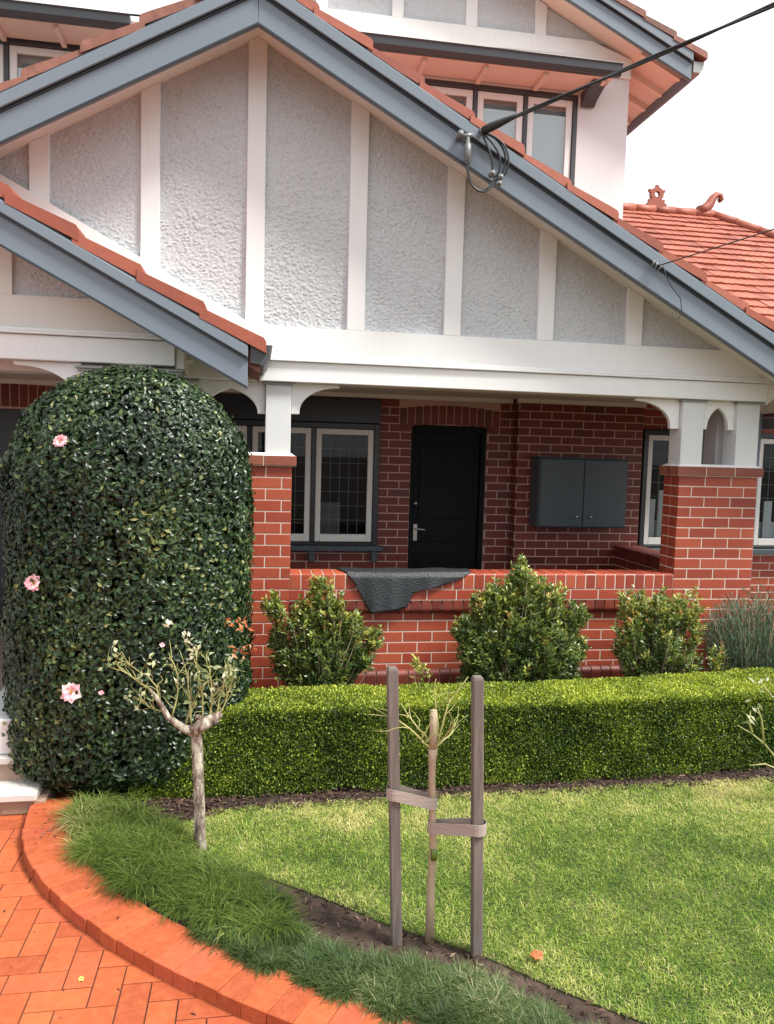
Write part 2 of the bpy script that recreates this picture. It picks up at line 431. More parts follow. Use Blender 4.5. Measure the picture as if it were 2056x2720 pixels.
KERB = smooth_path([(-1.44, -1.56), (-1.40, -1.9), (-1.32, -2.13), (-1.14, -2.45), (-.79, -2.85), (-.50, -3.10), (-.16, -3.36), (.25, -3.62), (.75, -3.88), (1.4, -4.15)], 2)
KN = []
for i in range(len(KERB)):
    d = KERB[min(i + 1, len(KERB) - 1)] - KERB[max(i - 1, 0)]; d /= np.linalg.norm(d); KN.append((-d[1], d[0]))
KN = np.array(KN)      # towards the garden
KIN = KERB + KN * .20
kp = interp_path(KERB, .004)
mb = MB()
KT = .062
s = 0
n_k = int(len(kp) * .004 / .1065)
for q in range(n_k):
    a = kp[min(int(q * .1065 / .004), len(kp) - 1)]; b = kp[min(int((q + 1) * .1065 / .004), len(kp) - 1)]
    d = b - a; L = np.linalg.norm(d)
    if L < .05: continue
    d /= L; nn = np.array((-d[1], d[0]))
    dz = rnd.uniform(-.0015, .0015); gap = .003 if q % 2 else .001
    o3 = (a[0], a[1], KT + dz); U = (d[0], d[1], 0); V = (nn[0], nn[1], 0)
    off = rnd.uniform(-.003, .003)
    mb.brick(o3, U, V, GZ, gap, L - .0012, off, .213 + off, rnd.random(), 0, KT + .03, .003)
    mb.obox((a[0] + nn[0] * .008, a[1] + nn[1] * .008, -.02), (d[0] * (L + .006), d[1] * (L + .006), 0), (nn[0] * .2, nn[1] * .2, 0), (0, 0, .02 + KT - .008), .5, 1)
structure(mb.build('kerb', ['kerb', 'joint']))

bed_poly = [tuple(p) for p in KIN[:, :2]] + [(15, -4.2), (15, 2.1), (3.95, 2.1), (3.95, .2), (-1.3, .2)]
bed = sheet('garden_bed', bed_poly, .045, 'soil', .06)

MUL = [(-.62, -2.12), (-.44, -2.28), (-.29, -2.38), (.06, -2.65), (.34, -2.91), (.63, -3.10), (.85, -3.33), (1.1, -3.54), (1.5, -3.85), (1.9, -4.15)]
lawn_poly = [tuple(p) for p in smooth_path(MUL, 2)] + [(14, -4.15), (14, -1.70), (3, -1.70), (1.77, -1.715), (.65, -1.735), (-.2, -1.74), (-.47, -1.78), (-.66, -1.95)]
def lawn_z(x, y):
    return .056 + .012 * (vnoise(x * 2.3 + 40, y * 2.3 + 40, 3) - .5)
# lawn soil mesh + grass
mb = MB(); mb.prism(lawn_poly, (0, 0, .03), GX, GY, (0, 0, .022)); structure(mb.build('lawn', 'turf'))

def scatter(poly, n):
    xs = [p[0] for p in poly]; ys = [p[1] for p in poly]
    x = RNG.uniform(min(xs), max(xs), n); y = RNG.uniform(min(ys), max(ys), n); k = inpoly(x, y, poly)
    return x[k], y[k]
vis = [p for p in lawn_poly]
vis = [(-.7, -1.66), (-.7, -2.05)] + [tuple(p) for p in smooth_path(MUL, 2)] + [(1.9, -4.15), (3.3, -4.0), (4.7, -1.66)]
x, y = scatter(vis, 390000)
keep = inpoly(x, y, lawn_poly); x, y = x[keep], y[keep]
n = len(x)
f1 = vnoise(x * 1.5 + 9, y * 1.5 + 5, 3); f2 = vnoise(x * 7 + 3, y * 7 + 8, 2); f3 = vnoise(x * 22 + 1, y * 22 + 2, 2)
dry = np.clip((f1 - .46) * 2.6, 0, 1) * .50 + np.clip((y + 2.35) * .5, 0, .26)
r = np.clip(.30 + dry * 1.1 + (f2 - .5) * .50 + (f3 - .5) * .35 + RNG.normal(0, .27, n), 0, 1)
a = RNG.uniform(0, 2 * np.pi, n)
V, F = blades(np.stack([x, y, np.full(n, .050)], 1), np.stack([np.cos(a), np.sin(a)], 1), RNG.uniform(.012, .030, n) * (.6 + .8 * f3), RNG.uniform(.0026, .0048, n), RNG.uniform(.4, 1.2, n), 2)
tag(mesh_obj('lawn_grass', V, F, rep(r, 6), 'lawn'), 'short green and straw-coloured lawn grass in front of the box hedge', 'grass', None, 'stuff')

# ------------------------------------------------------------------ mulch and litter
strip = [tuple(p) for p in smooth_path(MUL, 2)] + [(1.6, -4.15), (.86, -3.55), (.66, -3.32), (.5, -3.18), (.14, -2.97), (-.24, -2.70), (-.5, -2.45), (-.75, -2.2)]
x, y = scatter(strip, 5200)
x2, y2 = scatter([(-.85, -1.93), (-.35, -1.80), (3.5, -1.76), (3.5, -1.45), (-.85, -1.5)], 9000)
x3, y3 = scatter([(-1.0, -2.02), (-.42, -1.84), (-.42, -1.62), (-1.0, -1.62)], 1500)
x = np.concatenate([x, x2, x3]); y = np.concatenate([y, y2, y3]); n0 = len(x)
kx = np.concatenate([RNG.normal(-1.24, .07, 60), RNG.uniform(-1.7, -.2, 45)]); ky = np.concatenate([RNG.normal(-1.88, .10, 60), RNG.uniform(-3.5, -1.8, 45)])
x = np.concatenate([x, kx]); y = np.concatenate([y, ky]); n = len(x)
onk = np.array([np.min(np.hypot(KERB[:, 0] + KN[:, 0] * .1 - a, KERB[:, 1] + KN[:, 1] * .1 - b)) < .14 for a, b in zip(kx, ky)])
zl = np.concatenate([.05 + RNG.uniform(0, .016, n0), np.where(onk | (kx > -.2), KT + .004, .004)])
sz = np.concatenate([np.ones(n0), np.full(n - n0, .55)])
A = rdir(n); A[:, 2] *= .25; A[n0:, 2] *= .2; N = np.array([0, 0, 1.0]) + RNG.normal(0, .35, (n, 3))
V, F = leaves(np.stack([x, y, zl], 1), A, N, RNG.uniform(.015, .055, n) * sz, RNG.uniform(.004, .016, n) * sz, .1, .1)
tag(mesh_obj('mulch_litter', V, F, rep(RNG.random(n) ** 1.4, 5), 'chip'), 'brown bark mulch and dead leaf litter along the hedge and lawn edge', 'mulch', None, 'stuff')

# ------------------------------------------------------------------ grass border inside the kerb
def border(name, label, poly, n, hfun, mat, rfun, wid, bendr, segs=4, outward=.5, clump=.02):
    cx_, cy_ = scatter(poly, max(40, n // 45)); q = RNG.integers(0, len(cx_), n); m = n
    a = RNG.uniform(0, 2 * np.pi, m); rad = np.abs(RNG.normal(0, clump, m))
    x, y = cx_[q] + np.cos(a) * rad, cy_[q] + np.sin(a) * rad
    h = hfun(cx_[q], cy_[q]) * RNG.uniform(.5, 1.1, m)
    a = a + RNG.normal(0, .5, m)
    D = np.stack([np.cos(a) - outward * .5, np.sin(a) - outward * .65], 1); D = unit(D)
    V, F = blades(np.stack([x, y, np.full(m, .045)], 1), D, h, RNG.uniform(*wid, m), RNG.uniform(*bendr, m), segs)
    return tag(mesh_obj(name, V, F, rep(np.clip(rfun(x, y, m), 0, 1), 2 * segs + 2), mat), label, 'grass', None, 'stuff')
kin = [tuple(p) for p in KERB + KN * .205]
tuftpoly = [(-1.17, -1.72), (-1.16, -1.9), (-1.03, -2.18), (-.86, -2.40), (-.59, -2.66), (-.33, -2.87), (-.12, -2.94), (-.12, -2.72), (-.36, -2.45), (-.55, -2.3), (-.62, -2.12), (-.74, -1.95), (-.98, -1.66)]
def th(x, y): return np.clip(    .145 + .03 * (y + 2.2) + .07 * (vnoise(x * 5, y * 5, 2) - .5), .06, .19)
def tr(x, y, m):
    pale = np.clip((-x - .90) * 2.6, 0, .75) * np.clip(1.25 - np.abs(y + 2.02) * 2.2, 0, 1)
    return .36 + pale * .85 + (vnoise(x * 6 + 9, y * 6, 2) - .5) * .4 + RNG.normal(0, .16, m)
border('grass_tuft', 'long arching green and straw-coloured grass spilling over the kerb beside the clipped camellia', tuftpoly, 21000, th, 'tuft', tr, (.003, .0058), (.55, 1.2), 4, .35)
mondopoly = [(-.5, -2.83), (-.18, -3.10), (.03, -3.25), (.28, -3.42), (.62, -3.63), (.95, -3.82), (1.35, -3.9), (1.02, -3.66), (.84, -3.56), (.66, -3.35), (.48, -3.22), (.10, -3.05), (-.17, -2.84), (-.4, -2.66)]
def mh(x, y): return .042 + .05 * vnoise(x * 7 + 2, y * 7 + 2, 2)
border('mondo_grass', 'dark green short mondo grass between the brick kerb and the mulch strip', mondopoly, 46000, mh, 'kikuyu',
       lambda x, y, m: .48 + (vnoise(x * 7, y * 7, 2) - .5) * .6 + RNG.normal(0, .17, m), (.0028, .0052), (.35, 1.1), 3, .2, .022)

# ------------------------------------------------------------------ the house
house = thing('brick_house', 'red brick house with grey roughcast gables, white beams and a shaded front porch', 'house', (0, 0, 0))
C = .0857
def bricks_wall(mb, o, U, N, u0, u1, z0, z1, openings=(), mi=0, mort=1, z_ref=.93, first=0, off=0.0, bw=.2395, closer=True, depth=.03):
    """brickwork on the plane through o spanned by U and Z; course lines at z_ref + k*C"""
    k0 = math.floor((z0 - z_ref) / C + 1e-6); k1 = math.ceil((z1 - z_ref) / C - 1e-6)
    for k in range(k0, k1):
        a = max(z_ref + k * C + .0045, z0); b = min(z_ref + (k + 1) * C - .0045, z1)
        if b - a < .012: continue
        zc = (a + b) / 2
        x = off - (bw / 2 if (k + first) % 2 else 0)
        while x < u1:
            xa, xb = max(x + .0045, u0), min(x + bw - .0045, u1)
            x += bw
            if xb - xa < .02: continue
            segs = [(xa, xb)]
            for (p, q, r0, r1) in openings:
                if r0 < zc < r1:
                    segs = [s2 for (s0, s1) in segs for s2 in ((s0, min(s1, p)), (max(s0, q), s1)) if s2[1] - s2[0] > .02]
            for (s0, s1) in segs:
                mb.brick((o[0], o[1], 0), U, GZ, N, s0, s1, a, b, min(1, max(0, rnd.gauss(.5, .2))), mi, depth)
def soldiers(mb, o, U, N, u0, u1, z0, z1, pitch=.0857, mi=0, depth=.05, g=.0045):
    n = max(1, round((u1 - u0) / pitch)); p = (u1 - u0) / n
    for i in range(n):
        mb.brick((o[0], o[1], 0), U, GZ, N, u0 + i * p + g, u0 + (i + 1) * p - g, z0, z1, min(1, max(0, rnd.gauss(.5, .25))), mi, depth)

# --- low porch wall
PX0, PX1, PR1 = 0.0, 3.172, 3.885
NF = (0, -1, 0)
mb = MB()
mb.box(PX0 - .02, PX1 + .02, .003, .225, .842, .927, .5, 1); mb.box(PX0 - .02, PX1 + .02, .039, .225, -.02, .8415, .5, 1)
bricks_wall(mb, (0, 0, 0), GX, NF, PX0, PX1, .8445, .93, off=.0)
bricks_wall(mb, (0, .036, 0), GX, NF, PX0, PX1, .285, .80, off=.06)
for k in range(2): pass
mb.build('low_wall', ['brick', 'mortar'], house)
mb = MB()
mb.box(PX0, PX1, .003, .222, .929, 1.0515, .5, 1)
n = 37; p = (PX1 - PX0) / n
for i in range(n):      # coping: bricks on edge running through the wall
    a, b = PX0 + i * p + .0045, PX0 + (i + 1) * p - .0045
    c_ = .016; z1 = 1.058 + rnd.uniform(-.0015, .0015); y0 = rnd.uniform(-.002, .001)
    poly = [(y0, .9345), (y0, z1 - c_), (y0 + .005, z1 - .005), (y0 + c_, z1), (.226 - c_, z1), (.226, z1 - c_), (.226, .9345)]
    mb.prism(poly, (a, 0, 0), GY, GZ, (b - a, 0, 0), rnd.random())
mb.build('coping', ['brick', 'mortar'], house, bevel=.0025)
def bullnose(name, x0, x1, z0, z1, up_round, yf=-.010, yb=.037):
    mb = MB(); rr = yb - yf - .002
    mb.box(x0, x1, yf + .016, yb + .01, z0 + .03, z1 - .03, .5, 1)
    n = round((x1 - x0) / .0857); p = (x1 - x0) / n
    arc = [(yf + rr * (1 - math.cos(t)), rr * (1 - math.sin(t))) for t in np.linspace(0, math.pi / 2, 8)]
    for i in range(n):
        a, b = x0 + i * p + .0045, x0 + (i + 1) * p - .0045
        if up_round: prof = [(yb + .02, z0), (yf, z0)] + [(y, z1 - q) for y, q in arc] + [(yb + .02, z1)]
        else: prof = [(yb + .02, z1 - .003), (yf, z1 - .003)] + [(y, z0 + q) for y, q in arc] + [(yb + .02, z0)]
        mb.prism(prof, (a, 0, 0), GY, GZ, (b - a, 0, 0), rnd.random())
    return mb.build(name, ['brick_dark', 'mortar'], house)
bullnose('string_course', .004, PX1 - .004, .735, .8420, False)
bullnose('plinth', .004, PX1 - .004, .145, .283, True)
mb = MB(); mb.box(.004, PX1 - .004, -.008, .035, -.02, .1425, .5, 1); bricks_wall(mb, (0, -.013, 0), GX, NF, .004, PX1 - .004, -.01, .141, off=.1); mb.build('footing', ['brick_dark', 'mortar'], house)

def pier(x0, x1, y0, depth, ztop=1.873, zb=-.01, name='brick_pier'):
    mb = MB(); mb.box(x0 + .003, x1 - .003, y0 + .003, y0 + depth - .003, -.02, ztop - .001, .5, 1)
    w = x1 - x0
    bw = .2375
    # front
    for k in range(math.floor((zb - .93) / C), 11):
        a, b = max(.93 + k * C + .0045, zb), .93 + (k + 1) * C - .0045
        if b - a < .01: continue
        off = 0 if k % 2 == 0 else -bw / 2
        x = x0 + off
        while x < x1 - .02:
            p, q = max(x + (.0045 if x > x0 else 0), x0), min(x + bw - .0045, x1)
            if x1 - (x + bw) < .03: q = x1
            if q - p > .02: mb.brick((0, y0, 0), GX, GZ, NF, p, q, a, b, min(1, max(0, rnd.gauss(.55, .2))), 0, .03)
            x += bw
            if x1 - x < .03: break
        for (xx, nn) in ((x0, (-1, 0, 0)), (x1, (1, 0, 0))):
            ys = [0, .1195, depth] if k % 2 else [0, depth * .52, depth]
            for i in range(2):
                mb.brick((xx, 0, 0), GY, GZ, nn, y0 + ys[i] + (.031 if i == 0 else .0045), y0 + ys[i + 1], a, b, rnd.uniform(.1, .7), 0, .03)
    o = mb.build(name, ['brick', 'mortar'], house)
    mb = MB()      # cap of flat bricks with a white mortar weathering
    e = .032; z0, z1 = ztop + .004, ztop + .078
    n = max(2, round((w + 2 * e) / .235)); p = (w + 2 * e) / n
    for i in range(n):
        mb.brick((0, y0 - e, 0), GX, GZ, NF, x0 - e + i * p + (.004 if i else 0), x0 - e + (i + 1) * p - (.004 if i < n - 1 else 0), z0, z1, rnd.random(), 0, .04, .004)
    for (xx, nn) in ((x0 - e, (-1, 0, 0)), (x1 + e, (1, 0, 0))):
        m = max(2, round((depth + 2 * e) / .12)); q = (depth + 2 * e) / m
        for i in range(m): mb.brick((xx, 0, 0), GY, GZ, nn, y0 - e + i * q + (.041 if i == 0 else .004), y0 - e + (i + 1) * q, z0, z1, rnd.random(), 0, .04, .004)
    mb.box(x0 - e + .005, x1 + e - .005, y0 - e + .005, y0 + depth + e - .005, z0 - .003, z1 - .003, .5, 1)
    a = (x0 - e + .004, x1 + e - .004, y0 - e + .004, y0 + depth + e - .004); b = (x0 + .012, x1 - .006, y0 + .014, y0 + depth - .014)
    zz0, zz1 = z1 - .004, z1 + .020
    mb.add([(a[0], a[2], zz0), (a[1], a[2], zz0), (a[1], a[3], zz0), (a[0], a[3], zz0), (b[0], b[2], zz1), (b[1], b[2], zz1), (b[1], b[3], zz1), (b[0], b[3], zz1)],
           [(0, 1, 5, 4), (1, 2, 6, 5), (2, 3, 7, 6), (3, 0, 4, 7), (4, 5, 6, 7)], .5, 2)
    mb.build('pier_cap', ['cap_brick', 'mortar', 'white'], o)
    return o
pier(-.905, PX0, 0, .24)
pier(PX1, PR1, 0, .24)
pier(-1.46, -.76, -.45, .22)

# --- posts with small capitals
def post(x0, x1, y0, z0=1.955, z1=2.487, d=.19):
    mb = MB(); mb.box(x0, x1, y0, y0 + d, z0, z1 + .015); o = mb.build('post', 'post', house, bevel=.004)
    mb = MB(); e = .032
    mb.box(x0 - e, x1 + e, y0 - e, y0 + d + e, z1 + .010, z1 + .0255)
    mb.box(x0 - e * .55, x1 + e * .55, y0 - e * .55, y0 + d + e * .55, z1 - .008, z1 + .0095)
    mb.build('capital', 'postcap', o, bevel=.003)
for (a, b, yy) in ((-.203, -.014, .012), (-.890, -.71, .012), (3.178, 3.372, .012), (3.675, 3.878, .012), (3.68, 3.87, .30), (-1.42, -1.24, -.44), (-.97, -.79, -.44)):
    post(a, b, yy)

# --- arched brackets
def qcurve(xa, za, xb, zb, n=14):      # quarter ellipse: starts vertical at (xa,za), ends horizontal at (xb,zb)
    return [(xa + (xb - xa) * (1 - math.cos(t)), za + (zb - za) * math.sin(t)) for t in np.linspace(0, math.pi / 2, n)]
def bracket(poly, y=.055, th=.045):
    mb = MB(); mb.prism(poly, (0, y, 0), GX, GZ, (0, th, 0)); return mb.build('arch_bracket', 'white', house, bevel=.004)
ZT = 2.499
bracket([(-.012, ZT), (-.012, 2.268), (.052, 2.268)] + qcurve(.052, 2.285, .345, 2.474) + [(.352, 2.474), (.352, ZT)])
bracket([(3.176, ZT), (3.176, 2.258), (3.10, 2.258)] + qcurve(3.10, 2.275, 2.795, 2.474) + [(2.785, 2.474), (2.785, ZT)])
def pointed(x0, x1, lip0, lip1, zl=2.270, apex=2.445):
    m = (x0 + lip0 + x1 - lip1) / 2; a, b = x0 + lip0, x1 - lip1
    L = [(a + (m - a) * (1 - math.cos(t)) / (1 - math.cos(1.05)), zl + (apex - zl) * math.sin(t) / math.sin(1.05)) for t in np.linspace(0, 1.05, 12)]
    Rr = [(b - (b - m) * (1 - math.cos(t)) / (1 - math.cos(1.05)), zl + (apex - zl) * math.sin(t) / math.sin(1.05)) for t in np.linspace(1.05, 0, 12)]
    return [(x0, ZT), (x0, zl - .008), (a, zl - .008)] + L + Rr[1:] + [(b, zl - .008), (x1, zl - .008), (x1, ZT)]
bracket(pointed(3.374, 3.674, .055, .05))
bracket(pointed(-.709, -.204, .055, .058))
bracket([(-1.42, 2.535), (-1.42, 2.30), (-1.48, 2.30)] + qcurve(-1.48, 2.32, -1.83, 2.505) + [(-1.85, 2.505), (-1.85, 2.535)], -.40)
bracket([(-1.238, 2.535), (-1.238, 2.30), (-1.20, 2.30)] + qcurve(-1.20, 2.32, -1.105, 2.45)[:-1] + qcurve(-1.01, 2.32, -1.105, 2.45)[::-1] + [(-1.01, 2.30), (-.972, 2.30), (-.972, 2.535)], -.40)

# --- main beam and gable face
GA_X, GA_Z, SL, SR = -.294, 4.811, .567, .540      # lower edge of the main barge boards
def zb(x): return GA_Z - (SR * (x - GA_X) if x > GA_X else SL * (GA_X - x))
def zs(x): return zb(x) + .128                       # soffit meets gable face
XL, XR = -3.4, 4.36
mb = MB(); mb.box(-4.6, 3.90, -.04, .19, ZT + .0015, 2.648); bm = mb.build('beam', 'white', house, bevel=.005)
mb = MB(); mb.box(-4.6, 3.905, -.068, -.042, 2.650, 2.668); mb.box(-4.6, 3.905, -.056, -.042, 2.669, 2.690); mb.build('moulding', 'white', bm, bevel=.004)
mb = MB(); mb.prism([(-4.6, 2.692), (3.9, 2.692), (3.9, zs(3.9) if zs(3.9) > 2.70 else 2.70), (3.47, 2.905), (-4.6, 2.905)], (0, -.028, 0), GX, GZ, (0, .05, 0)); mb.build('frieze_board', 'white', house)
mb = MB(); mb.prism([(-3.6, 2.907), (3.44, 2.907), (3.44, zs(3.44)), (GA_X, zs(GA_X)), (-3.6, zs(-3.6))], (0, .025, 0), GX, GZ, (0, .1, 0)); mb.build('gable_wall', 'roughcast', house)
BC = [-2.53, -1.78, -1.036, -.295, .456, 1.202, 1.953, 2.699]
BW = .132
def rough_panel(x0, x1, z0, ztop, y, parent, step=.0055, amp=.0085):
    nx = max(4, int((x1 - x0) / step)); zm = max(ztop(x0), ztop(x1), ztop((x0 + x1) / 2)); nz = max(4, int((zm - z0) / step))
    s, t = np.meshgrid(np.linspace(0, 1, nx + 1), np.linspace(0, 1, nz + 1))
    X = x0 + s * (x1 - x0); T = np.vectorize(ztop)(X); Z = z0 + t * np.maximum(T - z0, 0)
    h = vnoise(X * 66 + 11, Z * 84 + 7, 3, .6); h2 = vnoise(X * 11 + 5, Z * 14 + 3, 2); h3 = vnoise(X * 110, Z * 120, 2)
    h = np.clip((h - .38) * 2.1, 0, 1) * (.55 + .9 * h2) + .30 * h3
    Y = y - amp * h
    V = np.stack([X, Y, Z], -1).reshape(-1, 3)
    i = (np.arange(nz)[:, None] * (nx + 1) + np.arange(nx)[None]).ravel()
    F = np.stack([i, i + 1, i + nx + 2, i + nx + 1], 1)
    return mesh_obj('roughcast_panel', V, F, np.full(len(V), .5), 'roughcast', None, True, parent)
edges = [(-3.0, -2.53 - BW / 2)] + [(a + BW / 2, b - BW / 2) for a, b in zip(BC, BC[1:])] + [(2.699 + BW / 2, 3.50)]
for a, b in edges[1:]:
    if b < -1.9: continue
    rough_panel(a - .006, b + .006, 2.90, zs, .012, house)
for x in BC[1:]:
    a, b = x - BW / 2, x + BW / 2
    top = [(b, zs(b) + .0), (a, zs(a) + .0)]
    if a < GA_X < b: top = [(b, zs(b)), (GA_X, zs(GA_X)), (a, zs(a))]
    mb = MB(); mb.prism([(a, 2.9065), (b, 2.9065)] + top, (0, -.026, 0), GX, GZ, (0, .05, 0)); mb.build('batten', 'white', house, bevel=.003)

# --- barge boards
def barge(xa, za, xb, zb_, y0, h, th=.035, name='barge_board', mat='blue', trim=.10, tiles='tile', tile_w=.30, th_t=.085):
    """board whose lower edge runs from (xa,za) up at the ridge end to (xb,zb_)"""
    mb = MB(); mb.prism([(xa, za), (xb, zb_), (xb, zb_ + h), (xa, za + h)], (0, y0, 0), GX, GZ, (0, th, 0)); o = mb.build(name, mat, house, bevel=.003)
    mb = MB(); mb.prism([(xa, za + h - trim), (xb, zb_ + h - trim), (xb, zb_ + h + .012), (xa, za + h + .012)], (0, y0 - .034, 0), GX, GZ, (0, .016, 0)); mb.prism([(xa, za + h - .03), (xb, zb_ + h - .03), (xb, zb_ + h + .010), (xa, za + h + .010)], (0, y0 - .0175, 0), GX, GZ, (0, .017, 0)); mb.build('barge_moulding', mat, o, bevel=.006)
    mb = MB(); d0 = h - trim - .015; mb.prism([(xa, za + d0), (xb, zb_ + d0), (xb, zb_ + h - trim - .001), (xa, za + h - trim - .001)], (0, y0 - .012, 0), GX, GZ, (0, .011, 0)); mb.prism([(xa, za + h + .0135), (xb, zb_ + h + .0135), (xb, zb_ + h + .024), (xa, za + h + .024)], (0, y0 - .022, 0), GX, GZ, (0, .02, 0)); mb.build('painted_shadow_line', 'navy', o)  # dark strips stand in for the shade under the moulding and under the tiles
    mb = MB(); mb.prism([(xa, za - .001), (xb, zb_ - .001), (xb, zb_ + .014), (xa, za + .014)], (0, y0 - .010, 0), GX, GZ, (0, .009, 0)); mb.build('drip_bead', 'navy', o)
    return o
BH = .285
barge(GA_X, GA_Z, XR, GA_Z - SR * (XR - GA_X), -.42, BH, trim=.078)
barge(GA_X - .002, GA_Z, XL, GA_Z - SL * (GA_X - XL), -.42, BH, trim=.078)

def tile_roof(mb, o, E, U, nrows, width, xlim=None, gauge=.335, tw=.235, amp=.020, lift=.034, seg=7, side=True):
    """o: eave corner, E: unit along the eave, U: unit up the slope; rows of wavy interlocking tiles"""
    o, E, U = Vector(o), Vector(E), Vector(U); N = E.cross(U); N = N if N.z > 0 else -N
    ncol = int(width / tw)
    for rI in range(nrows):
        a, b = 0, width
        if xlim: a, b = xlim(rI * gauge + gauge * .5)
        for cI in range(ncol + 1):
            x0 = cI * tw
            if x0 + tw * .5 < a or x0 + tw * .5 > b: continue
            dz = rnd.uniform(-.004, .004); vs = []
            tilt = rnd.uniform(-.004, .004)
            for s, lz in ((0, -.030), (0, 0), (gauge * 1.06, -lift)):
                for k in range(seg + 1):
                    t = k / seg; prof = amp * (.75 * abs(math.sin(math.pi * t * 2)) ** .8 + (.45 if t < .12 or t > .88 else 0))
                    vs.append(o + E * (x0 + t * tw * .995) + U * (rI * gauge + s - .01) + N * (lift + lz + prof + dz + tilt * t))
            m = seg + 1
            fs = [(q * m + k, q * m + k + 1, (q + 1) * m + k + 1, (q + 1) * m + k) for q in range(2) for k in range(seg)]
            mb.add(vs, fs, min(1, max(0, rnd.gauss(.5, .25))), 0)
def verge(mb, xa, za, xb, zb_, y0, y1, n, th=.058, mi=0):
    """stepped tile edge seen from the gable: from ridge end a down to eave end b"""
    for i in range(n):
        t0, t1 = i / n, (i + 1.10) / n
        x0, z0 = xa + (xb - xa) * t0, za + (zb_ - za) * t0; x1, z1 = xa + (xb - xa) * t1, za + (zb_ - za) * t1
        j = rnd.uniform(-.006, .006)
        dx, dz_ = x1 - x0, z1 - z0; a, b = (x0, z0 - .022), (x1, z1 + .006 + j); up_ = th + .022
        mb.prism([a, b, (b[0], b[1] + up_ * .78), (b[0] - dx * .035, b[1] - dz_ * .035 + up_), (b[0] - dx * .16, b[1] - dz_ * .16 + up_ * .93), (x0, z0 + th - .020)], (0, y0 + rnd.uniform(-.012, .012), 0), GX, GZ, (0, y1 - y0, 0), rnd.random(), mi)
# main roof
mb = MB()
topR = topL = GA_Z + BH + .032
YB = 3.28
for sgn, xe, sl, mi in ((1, XR + .12, SR, 0), (-1, XL - 1.6, SL, 1)):
    x0, x1 = GA_X, xe; z0, z1 = topR, topR - sl * abs(xe - GA_X)
    mb.prism([(x0, z0 - .13), (x1, z1 - .13), (x1, z1 - .02), (x0, z0 - .02)], (0, -.36, 0), GX, GZ, (0, YB + .35, 0), .5, mi)
    verge(mb, x0, z0, x1, z1, -.445, -.20, int(math.hypot(x1 - x0, z1 - z0) / .41), .048, mi)
ln = math.hypot(XR + .12 - GA_X, SR * (XR + .12 - GA_X)); cs = (XR + .12 - GA_X) / ln
tile_roof(mb, (XR + .12, -.20, topR - SR * (XR + .12 - GA_X) - .01), (0, 1, 0), (-cs, 0, SR * cs), int(ln / .335), YB + .2)
# ridge capping
mb.tube([(GA_X, -.44, topR + .07), (GA_X, YB, topR + .07)], .085, 10, .4, 0)
mb.build('main_roof', ['tile', 'tile_old'], house)
mb = MB()      # soffit lining under the main verge, eave soffit at the right
for sgn, xe in ((1, XR), (-1, XL)):
    q = [(GA_X, zs(GA_X) + .001), (xe, zs(xe) + .001), (xe, zs(xe) + .02), (GA_X, zs(GA_X) + .02)]
    mb.prism(q, (0, -.384, 0), GX, GZ, (0, .40, 0))
q = [(3.9, zs(3.9) + .024), (XR, zs(XR) + .024), (XR, zs(XR) + .04), (3.9, zs(3.9) + .04)]
mb.prism(q, (0, -.384, 0), GX, GZ, (0, 2.6, 0))
mb.prism([(3.903, 2.48), (4.05, 2.60), (4.20, 2.60), (4.20, 2.66), (3.903, 2.66)], (0, -.03, 0), GX, GZ, (0, .06, 0))
mb.build('soffit', 'white', house)
mb = MB()
for (px, py, pz) in ((XR + .02, -.42, 2.29),): mb.box(px, px + .11, py + .02, 2.1, pz + .02, pz + .12)
mb.tube([(3.965, .16, 2.42), (3.955, .16, 1.2), (3.95, .16, .05)], .036, 8); mb.build('downpipe', 'blue', house)

# --- left entry porch gable in front
LX, LZ, LSL = -2.9, 3.70, .5365
LY = -.80
lz = lambda x: 2.379 - LSL * (x + .327)
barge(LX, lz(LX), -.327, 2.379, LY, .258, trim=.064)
mb = MB()
x1, z1 = -.25, lz(-.25) + .258
mb.prism([(LX, lz(LX) + .15), (x1, lz(x1) + .15), (x1, z1), (LX, lz(LX) + .258)], (0, LY + .045, 0), GX, GZ, (0, .70, 0), .5, 1)
verge(mb, LX, lz(LX) + .288, x1, z1 + .030, LY - .03, LY + .22, 7, .066, 0)
ln = math.hypot(x1 - LX, (x1 - LX) * LSL); cs = (x1 - LX) / ln
tile_roof(mb, (x1, LY + .2, z1 + .003), (0, 1, 0), (-cs, 0, LSL * cs), 8, .58, tw=.19)
mb.build('porch_roof', ['tile', 'tile_old'], house)
mb = MB()      # white flashing board where the porch roof meets the gable
mb.prism([(LX, lz(LX) + .30), (-.23, lz(-.23) + .30), (-.23, lz(-.23) + .535), (LX, lz(LX) + .535)], (0, -.075, 0), GX, GZ, (0, .045, 0)); mb.build('flashing', 'white', house)
mb = MB()
mb.box(-4.2, -.815, -.46, -.28, 2.537, 2.700); bm2 = mb.build('porch_beam', 'white', house, bevel=.005)
mb = MB(); mb.box(-4.2, -.812, -.488, -.462, 2.702, 2.720); mb.box(-4.2, -.812, -.475, -.462, 2.721, 2.742); mb.build('moulding', 'white', bm2, bevel=.004)
mb = MB()
ltop = lambda x: lz(x) + .09
mb.prism([(-4.2, 2.744), (-.842, 2.744), (-1.226, 2.95), (-4.2, 2.95)], (0, -.448, 0), GX, GZ, (0, .05, 0))
mb.prism([(-4.2, 2.951), (-1.84, 2.951), (-1.84, ltop(-1.84)), (-2.9, ltop(-2.9)), (-4.2, ltop(-2.9))], (0, -.448, 0), GX, GZ, (0, .05, 0)); mb.build('porch_gable_board', 'cream', house)
rough_panel(-1.842, -1.0, 2.945, ltop, -.412, house)
mb = MB()
